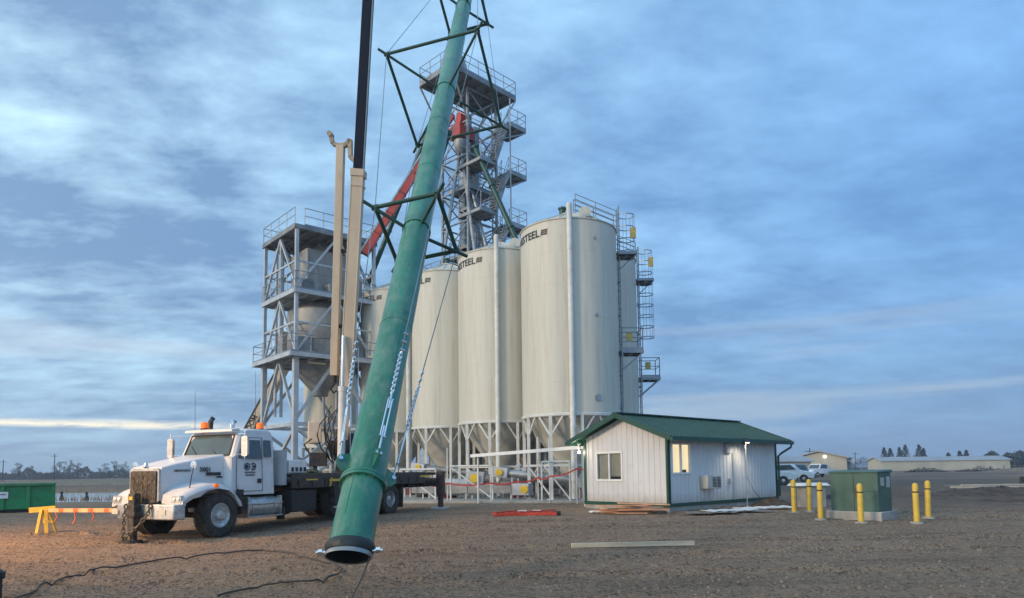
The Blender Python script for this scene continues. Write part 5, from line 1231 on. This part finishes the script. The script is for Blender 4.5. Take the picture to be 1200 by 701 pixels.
for k, (x, y, l_, w_, rz, lb) in enumerate(((3.05, 23.0, 1.0, .35, .1, 'small white board on the ground at the left gable corner'), (6.15, 21.5, 1.7, .5, .15, 'thin white metal sheet lying left of the sheet pile before the long wall'), (6.9, 21.9, 1.9, .45, .35, 'bent metal sheet on the middle of the pile before the long wall'), (7.4, 22.2, 1.9, .4, .05, 'bare metal strip on top of the sheet pile before the long wall'), (8.6, 23.6, 2.2, .6, .38, 'pale flat panel lying between the office end and the bollards'))):
    mb = MB(); n = 10; th = .012
    vs = [(-l_ / 2 + l_ * i / n, j * w_ / 2, .02 + .03 * abs(math.sin(i * 1.3 + k)) + (.02 if j > 0 else 0) + q) for q in (0, th) for i in range(n + 1) for j in (-1, 1)]
    m_ = 2 * (n + 1); fs = []
    for i in range(n): a = 2 * i; fs += [(a, a + 1, a + 3, a + 2), (m_ + a, m_ + a + 2, m_ + a + 3, m_ + a + 1), (a, a + 2, m_ + a + 2, m_ + a), (a + 1, m_ + a + 1, m_ + a + 3, a + 3)]
    fs += [(0, m_, m_ + 1, 1), (2 * n, 2 * n + 1, m_ + 2 * n + 1, m_ + 2 * n)]
    mb.add(vs, fs); o = mb.build('metal_sheet', TRIMW if k % 2 == 0 else ALU, smooth=False); o.location = (x, y, .15 + .03 * (k % 3)); o.rotation_euler = (0, 0, rz); tag(o, lb, 'metal sheet', 'leftover sheets around the office')
# ground hose loop
hp = [(22, 703), (49, 687.5), (78, 679), (112, 672), (150, 665), (187, 658.6), (225, 654), (262, 650), (307, 646), (337, 649), (371, 657.5), (392, 664), (402, 671), (394, 678), (367, 684.5), (335, 687), (300, 690.5), (244, 702)]
def on_ground(px, py):
    d_ = _f + _r * ((px - 600) / FPX) + _u * ((CY - py) / FPX); k = -CAMH / d_.z; return Vector((d_.x * k, d_.y * k, 0))
pts = [on_ground(*p) for p in hp]; sm_ = []
for i in range(len(pts) - 1):
    for k in range(5): q = pts[i].lerp(pts[i + 1], k / 5); q += Vector((noise.noise(q * 1.7) * .05, noise.noise(q * 1.3 + Vector((5, 0, 0))) * .05, 0)); q.z = max(gfull(q.x + i_, q.y + j_) for i_ in (-.1, 0, .1) for j_ in (-.2, -.1, 0, .1)) + .016; sm_.append(q)
mb = MB(); mb.path(sm_, .014, 8); tag(mb.build('ground_hose', ROPE), 'dark hose looped across the dirt left of the green pipe mouth', 'hose')

# ---------------------------------------------------------------- left side: barrier, dumpster, post
sh = thing('sawhorse', 'yellow sawhorse barrier with an orange striped board reaching to the truck', 'barrier', (-12.55, 18.35, .10), R(8))
mb = MB(); mb.bar((-.34, 0, .60), (.30, .02, .64), .05, .14); mb.build('top_board', YELLOW, sh)
for sy in (-1, 1):
    for sx_ in (-.02, .09):
        mb = MB(); mb.bar((sx_, sy * .05, .62), (sx_ + (.13 if sx_ > 0 else .0), sy * .24, 0), .07, .04); mb.build('leg', YELLOW, sh)
mb = MB(); mb.bar((-.06, .13, .28), (.20, .13, .28), .03, .07); mb.build('shelf_brace', YELLOW, sh)
mb = MB(); st0, st1 = Vector((-12.4, 18.35, .69)), Vector((-9.35, 16.55, .76))
mb.bar(st0, st1, .05, .10); bb = tag(mb.build('barrier_board', mat('faded_orange_board', (.62, .42, .20), .6, var=.1)), 'faded orange board lying from the yellow sawhorse to the truck bumper', 'barrier board')
mb = MB()
for k in range(4): a = st0.lerp(st1, .16 + k * .2); c = st0.lerp(st1, .16 + k * .2 + .06); off_ = (st1 - st0).normalized().cross(Vector((0, 0, 1))) * .029; mb.bar(a + off_, c + off_, .004, .095)
mb.build('stripe', ORANGE, bb)
mb = MB()
for px_, s_ in ((.12, .25), (.38, .3), (.62, .22)):
    a = st0.lerp(st1, px_) + Vector((0, -.05, -.05)); mb.path([a, a + Vector((.04, 0, -s_ * .5)), a + Vector((-.02, -.02, -s_))], .018, 5); mb.build('ribbon', ORANGE, bb); mb = MB()

# sodium yard light on a pole left of the view: its warm pool lies on the dirt by the sawhorse
yl = thing('yard_light', 'sodium yard light on a wooden pole left of the sawhorse, just out of view', 'yard light', (-16.2, 12.2, 0), 0)
mb = MB(); mb.tube((0, 0, -.2), (0, 0, 7.6), .14, .10, n=12); mb.build('pole', BARK, yl)
mb = MB(); mb.path([(0, 0, 7.2), (.5, .2, 7.6), (1.1, .45, 7.6)], .03, 8); mb.lathe([(.02, .16), (.12, .12), (.20, .02), (.22, -.08)], (1.2, .5, 7.55), 20); mb.build('lamp_arm', GALV, yl)
mb = MB(); mb.lathe([(.01, .0), (.15, -.02), (.13, -.12), (.01, -.16)], (1.2, .5, 7.5), 20); mb.build('lamp_globe', LAMPO, yl)
ld = bpy.data.lights.new('sodium_lamp', 'SPOT'); ld.energy = 4600; ld.color = (1, .50, .14); ld.spot_size = R(105); ld.spot_blend = 1; ld.shadow_soft_size = .16
lo_ = bpy.data.objects.new('sodium_lamp', ld); col.objects.link(lo_); lo_.parent = yl; lo_.location = (1.2, .5, 7.3); lo_.rotation_euler = Vector((-5.2, -3.6, 7.3)).to_track_quat('Z', 'Y').to_euler()
# far-away orange mesh fence laid on ground near far tyre
dp = thing('dumpster', 'long green steel roll-off dumpster at the left edge by the pond', 'dumpster', (-22.55, 27.6, .15), R(33))
mb = MB(); LXd, LYd, HZ = 3.4, 2.3, 1.08
mb.loft([[(-LXd, -LYd / 2, .12), (LXd, -LYd / 2, .12), (LXd, LYd / 2, .12), (-LXd, LYd / 2, .12)], [(-LXd, -LYd / 2, HZ), (LXd, -LYd / 2, HZ), (LXd, LYd / 2, HZ), (-LXd, LYd / 2, HZ)]], cap=True); body_ = mb.build('body', DUMP, dp, bevel=.02)
mb = MB(); k = -LXd
while k <= LXd + .01: mb.span((k - .06, -LYd / 2 - .09, .12), (k + .06, -LYd / 2, HZ - .02)); k += .85
mb.build('side_rib', DUMP, dp, bevel=.01)
mb = MB(); mb.span((-LXd - .05, -LYd / 2 - .11, HZ - .01), (LXd + .05, -LYd / 2 + .04, HZ + .1)); mb.span((-LXd - .05, -LYd / 2 + .04, HZ - .01), (-LXd + .05, LYd / 2, HZ + .1)); mb.span((LXd - .05, -LYd / 2 + .04, HZ), (LXd + .05, LYd / 2, HZ + .1)); mb.build('top_rail', mat('green_faded_rail', (.06, .22, .10), .5), dp, bevel=.015)
mb = MB(); mb.span((-LXd, -LYd / 2 + .1, 0), (LXd, -LYd / 2 + .3, .14)); mb.span((-LXd, LYd / 2 - .3, 0), (LXd, LYd / 2 - .1, .14)); mb.build('skid', FRAMEB, dp)
mb = MB(); mb.span((1.42, -LYd / 2 - .105, .58), (1.88, -LYd / 2 - .09, .84)); sg = mb.build('sign_plate', TRIMW, dp)
mb = MB(); mb.span((1.46, -LYd / 2 - .112, .72), (1.80, -LYd / 2 - .107, .755)); mb.build('sign_print', LOGON, sg)
mb = MB(); mb.lathe([(.10, 0), (.10, .95), (.13, .97), (.13, 1.05), (.06, 1.10), (.01, 1.11)], (0, 0, 0), 20, cap=True); o = mb.build('dark_post', FRAMEB); o.location = (-6.92, 9.2, -.72); tag(o, 'short dark capped post cut off by the bottom left corner', 'post')
for x, y, h in ((-27.3, 41.5, .75), (-25.6, 41.2, .7)):
    h *= .72; mb = MB(); mb.lathe([(.13, 0), (.12, h * .3), (.07, h * .55), (.06, h * .8), (.10, h * .9), (.04, h)], (0, 0, 0), 14, cap=True); o = mb.build('hydrant_post', FRAMEB); o.location = (x, y, .12); tag(o, 'small dark valve post on the pond bank' + (', left one' if x < -26 else ', right one'), 'valve post', 'valve posts by the pond')

# ---------------------------------------------------------------- right side: bollards, transformer, utility box
bpos = [((8.95, 21.9), 'leftmost yellow bollard, nearest the office end'), ((9.6, 22.3), 'second yellow bollard from the left, slightly farther back and leaning'), ((8.68, 19.43), 'near yellow bollard left of the green transformer'), ((9.32, 18.45), 'yellow bollard standing right in front of the green transformer'), ((10.7, 18.26), 'left one of the two yellow bollards right of the transformer'), ((11.78, 19.54), 'right one of the two yellow bollards right of the transformer')]
first = None
for i, ((x, y), lb) in enumerate(bpos):
    if first is None:
        first = thing('bollard', lb, 'bollard', (x, y, hz(y)), 0, 'yellow bollards around the transformer'); mb = MB(); mb.lathe([(.074, -.05), (.074, .97), (.06, 1.03), (.03, 1.055), (.003, 1.06)], (0, 0, 0), 22); mb.build('post', YELLOW, first)
        mb = MB(); mb.lathe([(.076, .80), (.078, .805), (.078, .83), (.076, .835)], (0, 0, 0), 22); mb.build('band', FRAMEB, first)
        mb = MB(); mb.lathe([(.17, -.02), (.16, .03), (.09, .035)], (0, 0, 0), 22); mb.build('concrete_collar', CONC, first)
    else:
        o = copy_tree(first, None, lb, (x, y, hz(y)), random.random() * 6); o.rotation_euler[1] = R(2.2 if i in (1, 5) else random.uniform(-.6, .8))
tf_rz = math.atan2(.45, -.9) ; 
tf = thing('transformer', 'green pad-mounted transformer box on a concrete base among yellow bollards', 'transformer', (9.98, 19.7, .10), R(-50))
mb = MB(); mb.span((-.76, -.56, -.05), (.76, .56, .24)); mb.build('concrete_base', CONC, tf, bevel=.015)
mb = MB(); mb.span((-.66, -.44, .24), (.66, .44, 1.32)); mb.build('cabinet', TRANSF, tf, bevel=.015)
mb = MB(); mb.loft([[(-.70, -.48, 1.32), (.70, -.48, 1.32), (.70, .48, 1.32), (-.70, .48, 1.32)], [(-.69, -.47, 1.36), (.69, -.47, 1.36), (.69, .47, 1.40), (-.69, .47, 1.40)]]); mb.build('lid', TRANSF, tf, bevel=.01)
mb = MB(); mb.span((-.005, -.450, .27), (.005, -.442, 1.30)); mb.span((.0051, -.450, .80), (.60, -.442, .805)); mb.build('door_seam', FRAMEB, tf)
mb = MB(); mb.span((.06, -.47, .70), (.10, -.442, .86)); mb.tube((.08, -.475, .66), (.08, -.45, .66), .03, n=10); mb.build('handle', FRAMEB, tf)
mb = MB(); mb.span((.662, -.28, .95), (.667, -.05, 1.18)); mb.span((.662, .1, .9), (.667, .34, 1.2)); mb.build('warning_label', mat('faded_label', (.42, .45, .42), .6), tf)
ub = thing('utility_box', 'grey utility box with a white lid behind the left bollards', 'utility box', (10.6, 24.6, .15), R(12))
mb = MB(); mb.span((-.28, -.3, 0), (.48, .3, .78)); mb.build('box', mat('box_grey', (.30, .31, .32), .6), ub, bevel=.015)
mb = MB(); mb.loft([[(-.6, -.42, .78), (.6, -.42, .78), (.6, .42, .78), (-.6, .42, .78)], [(-.5, -.35, .88), (.5, -.35, .88), (.5, .35, .88), (-.5, .35, .88)]]); mb.build('lid', TRIMW, ub, bevel=.01)
def mound(x, y, rx_, ry_, h, label, mt=SOILD):
    mb = MB(); n, m_ = 28, 9; rings = []
    for j in range(m_ + 1):
        t_ = 1 - j / m_; rings.append([(rx_ * t_ * math.cos(2 * math.pi * k / n) * (1 + .2 * noise.noise(Vector((k * .4, j, x)))), ry_ * t_ * math.sin(2 * math.pi * k / n), h * (1 - t_ ** 2) * (1 + .5 * noise.noise(Vector((math.cos(k * .22) * 2 + j, k * .5, y)))) - .03) for k in range(n)])
    mb.loft(rings); o = mb.build('dirt_mound', mt); o.location = (x, y, .13); return tag(o, label, 'dirt mound', 'low mounds of dark dirt')
mound(9.6, 25.6, .9, .6, .32, 'small dark dirt mound at the right end of the office')
mound(21.5, 27.5, 3.2, .9, .30, 'low dark dirt windrow nearest the right edge of the yard')
mound(23.5, 33, 4.5, 1.2, .40, 'second low dark dirt windrow behind the nearest one at right')
mound(14.6, 31, 2.2, .8, .2, 'flat dirt mound behind the transformer')
lp = [(28.2, 40.5), (29.4, 42.5)]
for k in range(7):
    mb = MB(); ln = random.uniform(3.2, 5.2); mb.span((-ln / 2, -.12, 0), (ln / 2, .12, .07)); o = mb.build('board', WOODP if k % 2 else ALU, bevel=.004); o.location = (28.8 + random.uniform(-.6, 1.2), 40.8 + .3 * k, .17 + .06 * (k % 4)); o.rotation_euler = (0, 0, R(random.uniform(-14, 6))); tag(o, 'long weathered board in the low stack near the right edge', 'board', 'boards stacked on the ground far right')
for k in range(2):
    mb = MB(); mb.lathe([(.28, 0), (.5, 0), (.55, .08), (.55, .22), (.5, .3), (.28, .3)], (0, 0, 0), 28); o = mb.build('old_tyre', RUBBER); o.location = (34.9 + k * .08, 46.4, .17 + .31 * k); tag(o, ('lower' if k == 0 else 'upper') + ' old tyre of the small stack at the right edge', 'tyre', 'old tyres stacked far right')

# ---------------------------------------------------------------- vehicles and far buildings
def car(x, y, rz, kind, label, mt=CARW):
    rt = thing('pickup_truck' if kind == 'pickup' else 'parked_car', label, 'pickup truck' if kind == 'pickup' else 'car', (x, y, .15), rz, 'white vehicles parked beyond the office')
    if kind == 'pickup': side = [(-2.75, .55), (-2.8, 1.05), (-.75, 1.08), (-.65, 1.82), (.75, 1.86), (1.35, 1.18), (2.6, 1.05), (2.8, .85), (2.75, .45)]
    else: side = [(-2.3, .5), (-2.35, 1.1), (-2.05, 1.72), (.35, 1.76), (1.05, 1.12), (2.15, .98), (2.4, .8), (2.35, .42)]
    mb = MB(); rings = []
    for yy, k in ((-.95, .96), (-.88, 1), (.88, 1), (.95, .96)):
        rings.append([(a * (k if abs(a) > 2 else 1), yy * (1 - .16 * max(0, b_ - 1.1)), b_) for a, b_ in side])
    mb.loft(rings); mb.build('body', mt, rt, bevel=.03)
    mb = MB(); ax_ = (1.75, -1.75) if kind == 'pickup' else (1.45, -1.4)
    top = [(-.5, 1.2), (-.45, 1.72), (.65, 1.76), (1.12, 1.24)] if kind == 'pickup' else [(-2.0, 1.15), (-1.8, 1.62), (.28, 1.66), (.82, 1.2)]
    for s_ in (-1, 1): mb.loft([[(a, s_ * (.965 - .16 * max(0, b_ - 1.05)), b_) for a, b_ in top], [(a, s_ * (.975 - .16 * max(0, b_ - 1.05)), b_) for a, b_ in top]])
    wx0, wz0, wx1, wz1 = (1.34, 1.22, .80, 1.80) if kind == 'pickup' else (1.03, 1.16, .40, 1.70)
    mb.add([(wx0, -.82, wz0), (wx0, .82, wz0), (wx1, .75, wz1), (wx1, -.75, wz1)], [(0, 1, 2, 3)])
    mb.build('window', GLASS, rt, smooth=False)
    for a in ax_:
        for s_ in (-1, 1):
            mb = MB(); mb.lathe([(.05, -.11), (.34, -.12), (.38, -.08), (.38, .08), (.34, .12), (.05, .11)], (a, s_ * .88, .38), 24, 'Y', cap=True); wh = mb.build('wheel', RUBBER, rt)
            mb = MB(); mb.lathe([(.22, s_ * .125), (.2, s_ * .10), (.05, s_ * .13), (.003, s_ * .13)], (a, s_ * .88, .38), 20, 'Y'); mb.build('rim', RIM, wh)
    mb = MB(); fx = 2.78 if kind == 'pickup' else 2.38; mb.span((fx, -.55, .55), (fx + .03, .55, .85)); mb.build('grille', BLACKP, rt)
    for s_ in (-1, 1): mb = MB(); mb.span((fx - .05, s_ * .62, .70), (fx + .035, s_ * .85, .86)); mb.build('headlight', HLENS, rt)
    mb = MB(); mb.span((fx - .02, -.93, .42), (fx + .08, .93, .56)); mb.build('bumper', BLACKP, rt, bevel=.02)
    return rt
car(20.4, 56.5, R(-20), 'pickup', 'white pickup truck half hidden by the right end of the office')
car(26.6, 66, R(-30), 'car', 'white car parked behind the pickup, near the beige shop')
car(29.5, 74, R(-160), 'car', 'small grey car farthest back before the beige shop', mat('car_grey', (.25, .26, .28), .3))
def shed(x, y, rz, lx, ly, he, hr, label, wm, rm, lamp=None, doors=0):
    rt = thing('far_building', label, 'building', (x, y, .1), rz); mb = MB(); mb.prism([(-ly / 2, 0), (-ly / 2, he), (0, hr), (ly / 2, he), (ly / 2, 0)], -lx / 2, lx / 2, 'YZ'); mb.build('wall', wm, rt, smooth=False)
    mb = MB()
    for s_ in (-1, 1):
        a = [(-lx / 2 - .5, s_ * (ly / 2 + .4), he - .05), (lx / 2 + .5, s_ * (ly / 2 + .4), he - .05), (lx / 2 + .5, 0, hr + .12), (-lx / 2 - .5, 0, hr + .12)]; mb.add(a + [(p, q, r_ + .2) for p, q, r_ in a], [(3, 2, 1, 0), (4, 5, 6, 7), (0, 1, 5, 4), (1, 2, 6, 5), (2, 3, 7, 6), (3, 0, 4, 7)])
    mb.build('roof', rm, rt, smooth=False)
    for k in range(doors):
        mb = MB(); xx = -lx / 2 + lx * (k + .5) / doors; mb.span((xx - 1.6, -ly / 2 - .06, 0), (xx + 1.6, -ly / 2 - .01, min(he - .6, 3.6))); mb.build('door', FARROOF, rt)
    return rt
shop = shed(58, 128, R(60), 12, 9, 3.0, 4.1, 'beige metal shop with a lit lamp on its wall, right of the office', FARB, FARROOF, doors=3)
mb = MB(); mb.box((-6.1, -1.0, 3.3), (.14, .4, .3)); mb.build('wall_lamp', LAMPW, shop)
mb = MB(); mb.span((-5.3, -6.5, 2.3), (1.5, -4.6, 2.45)); mb.build('lean_to', FARROOF, shop)
shed(129, 208, R(-3), 37, 9, 2.9, 3.9, 'long low pale yellow barn far off on the right', FARY, FARROOF, doors=0)
shed(46.5, 118, R(10), 7, 6, 2.4, 3.1, 'small low shed left of the beige shop, partly behind the white pickup', FARB, FARROOF, doors=1)
# trees
def conifer(x, y, h, w_, label, grp):
    rt = thing('conifer', label, 'tree', (x, y, .1), 0, grp); mb = MB(); mb.tube((0, 0, 0), (0, 0, h), .18, .03, n=7); mb.build('trunk', BARK, rt)
    mb = MB()
    for k in range(420):
        t_ = random.random() ** .8; z = h * (.08 + .92 * t_); rr = w_ * (1 - t_) ** .85 * random.uniform(.3, 1.05) + .12; a = random.random() * 6.28; p = Vector((rr * math.cos(a), rr * math.sin(a), z)); s_ = random.uniform(.25, .6)
        q = Vector((random.uniform(-1, 1), random.uniform(-1, 1), random.uniform(-.9, .2))).normalized() * s_; r_ = q.orthogonal().normalized() * s_ * .5; mb.add([p - q, p + r_, p + q * .6, p - r_], [(0, 1, 2, 3)])
    mb.build('crown', NEEDLE, rt, smooth=False)
def bare_tree(x, y, h, label, grp, dense=1.0):
    rt = thing('bare_tree', label, 'tree', (x, y, .1), 0, grp); mb = MB(); tips = []
    mb.tube((0, 0, 0), (0, 0, h * .45), h * .03, h * .02, n=6); mb.build('trunk', BARK, rt); mb = MB()
    def br(p, d_, l_, r_, n_):
        q = p + d_ * l_; mb.tube(p, q, r_, r_ * .6, n=4, cap=False)
        if n_ == 0:
            for k in range(int(4 * dense)): e = q + Vector((random.uniform(-1, 1), random.uniform(-1, 1), random.uniform(-.3, 1))) * l_ * .9; sv_ = Vector((random.uniform(-.1, .1), 0, .05)); mb.add([q, q + sv_, e], [(0, 1, 2)])
            return
        for k in range(3 if n_ > 1 else 4): br(p.lerp(q, random.uniform(.5, 1)), (d_ + Vector((random.uniform(-1, 1), random.uniform(-1, 1), random.uniform(-.2, .6))) * .75).normalized(), l_ * .68, r_ * .6, n_ - 1)
    [br(Vector((0, 0, h * z_)), Vector((sx_, random.uniform(-.3, .3), 1)).normalized(), h * .24, h * .012, 3) for z_, sx_ in ((.05, -.5), (.08, .5), (.18, -.25), (.25, .3), (.4, 0))]; mb.build('crown', TWIG, rt, smooth=False)
random.seed(11)
def fx(px, Y): return (px - 600) / 800 * Y
places = ['left of the long yellow barn', 'behind the left end of the long yellow barn', 'above the middle of the long yellow barn', 'behind the right end of the long yellow barn', 'at the right edge of the horizon']
for px, hpx, wm, pl in ((1035, 21, 2.2, 0), (1042, 20, 2.4, 0), (1053, 21, 2.2, 1), (1060, 24, 2.8, 1), (1076, 24, 3.0, 2), (1081, 20, 2.5, 2), (1110, 14, 2.5, 3), (1123, 16, 2.5, 3), (1131, 17, 2.5, 3)):
    Y = 260; conifer(fx(px, Y), Y, hpx * Y / 800 + 1.6, wm * 1.0, 'dark conifer ' + places[pl] + ', %s one' % ('shorter' if hpx < 21 else 'taller'), 'dark conifers on the right horizon')
mb = MB()
for k in range(5200):
    px = random.uniform(1150, 1240); Y = 240 + random.uniform(-8, 8); x = fx(px, Y); z = random.random() ** 1.2 * (5.5 + 2 * noise.noise(Vector((px * .09, 0, 0)))); s_ = random.uniform(.3, .8); p = Vector((x, Y, z)); q = Vector((random.uniform(-1, 1), random.uniform(-1, 1), random.uniform(-1, 1))) * s_; r_ = q.orthogonal().normalized() * s_ * .5; mb.add([p - q, p + r_, p + q, p - r_], [(0, 1, 2, 3)])
tag(mb.build('distant_wood', NEEDLE, smooth=False), 'dark mass of trees on the horizon at the right edge', 'wood', kind='stuff')
mb = MB()
for k in range(11000):
    px = random.uniform(-60, 152) if random.random() < .8 else random.uniform(985, 1040); Y = 330 + random.uniform(-20, 20); x = fx(px, Y)
    hh_ = 3.2 + 3.2 * max(0, noise.noise(Vector((px * .045, 2, 0)))) * 2 + 1.2 * noise.noise(Vector((px * .2, 0, 5))); z = random.random() * max(1.2, hh_); s_ = random.uniform(.25, .7); p = Vector((x, Y, z)); q = Vector((random.uniform(-.6, .6), random.uniform(-.6, .6), random.uniform(.4, 1.4))) * s_; r_ = q.orthogonal().normalized() * s_ * .22; mb.add([p - q, p + r_, p + q, p - r_], [(0, 1, 2, 3)])
tag(mb.build('leafless_brush', TWIG, smooth=False), 'far line of leafless brush along the left horizon', 'brush', kind='stuff')
for px, h in ((22, 7), (36, 6), (70, 7.5), (82, 8), (92, 7), (122, 6.5), (135, 7.5), (146, 7)):
    Y = 300 + random.uniform(-20, 10); bare_tree(fx(px, Y), Y, h * 1.15, 'leafless tree on the left horizon %s' % ('above the dumpster' if px < 60 else 'over the pond, in the middle' if px < 110 else 'just left of the truck grille'), 'leafless trees on the left horizon', 1.4)
for px, hpx, lb in ((4, 20, 'utility pole on the horizon at the left edge'), (64, 26, 'thin utility pole on the horizon right of the dumpster')):
    Y = 210; rt = thing('utility_pole', lb, 'utility pole', (fx(px, Y), Y, .1), 0, 'utility poles on the left horizon'); mb = MB(); h = hpx * Y / 800 + 1.5; mb.tube((0, 0, 0), (0, 0, h), .16, .11, n=8); mb.build('pole', BARK, rt); mb = MB(); mb.bar((-1.1, 0, h - .7), (1.1, 0, h - .7), .12, .12); mb.build('crossarm', BARK, rt)
for px, hpx, Y, lb in ((948, 22, 150, 'utility pole on the right horizon just past the office roof'), (1001, 17, 220, 'thin utility pole on the right horizon behind the transformer'), (1187, 15, 230, 'thin utility pole on the horizon near the right edge')):
    rt = thing('utility_pole', lb, 'utility pole', (fx(px, Y), Y, .1), 0, 'utility poles on the right horizon'); mb = MB(); h = hpx * Y / 800 + 1.5; mb.tube((0, 0, 0), (0, 0, h), .14, .10, n=8); mb.build('pole', BARK, rt); mb = MB(); mb.bar((-1.1, 0, h - .7), (1.1, 0, h - .7), .12, .12); mb.build('crossarm', BARK, rt)
for px, Y, w_, lb in ((1083, 150, 5, 'low dark brush heap in front of the middle of the yellow barn'), (1148, 150, 6, 'low dark brush heap in front of the right end of the yellow barn'), (1000, 120, 3, 'small brush heap behind the transformer')):
    mb = MB()
    for k in range(500):
        a = random.random() * 6.28; rr = random.random() ** .5; p = Vector((w_ * rr * math.cos(a), 1.5 * rr * math.sin(a), random.random() * 1.3 * (1 - rr))); q = Vector((random.uniform(-1, 1), random.uniform(-1, 1), random.uniform(-.2, 1))) * .4; r_ = q.orthogonal().normalized() * .1; mb.add([p - q, p + r_, p + q, p - r_], [(0, 1, 2, 3)])
    o = mb.build('brush_heap', TWIG, smooth=False); o.location = (fx(px, Y), Y, .15); tag(o, lb, 'brush', 'brush heaps in the right field')
car(43, 96, R(-150), 'pickup', 'white pickup truck farther right, nose away, beyond the bollards')
# field fence on the far right
ff = thing('field_fence', 'thin wire fence on dark posts across the field at far right', 'fence', (100, 180, .1))
mb = MB()
for k in range(26): x = 112 + k * 3.2; mb.tube((x, 165, .0), (x, 165, 1.4), .09, n=6)
mb.build('post', BARK, ff, world=True)
mb = MB()
for h in (.5, .9, 1.3): mb.tube((112, 165, h), (192, 165, h), .02, n=4)
mb.build('wire', GALVP, ff, world=True)
# low berms in the fields
for i, (x, y, rx_, h, lb) in enumerate(((120, 150, 20, .9, 'long grassy rise in front of the yellow barn'), (-90, 110, 60, .7, 'long low bank beyond the pond'))):
    o = mound(x, y, rx_, 5, h, lb, DRYGRASS)

# thin morning haze filling the air over the fields
hm = bpy.data.materials.new('haze_air'); hm.use_nodes = True; t = hm.node_tree; t.nodes.clear()
pv = t.nodes.new('ShaderNodeVolumePrincipled'); pv.inputs['Color'].default_value = (.80, .86, .95, 1); pv.inputs['Density'].default_value = .0006; pv.inputs['Anisotropy'].default_value = .2
ou = t.nodes.new('ShaderNodeOutputMaterial'); t.links.new(pv.outputs[0], ou.inputs['Volume'])
mb = MB(); mb.span((-1450, -80, -3), (1450, 1450, 40)); hz_ = mb.build('haze', hm, smooth=False); hz_['kind'] = 'stuff'; hz_['label'] = 'thin bluish haze over the far fields'
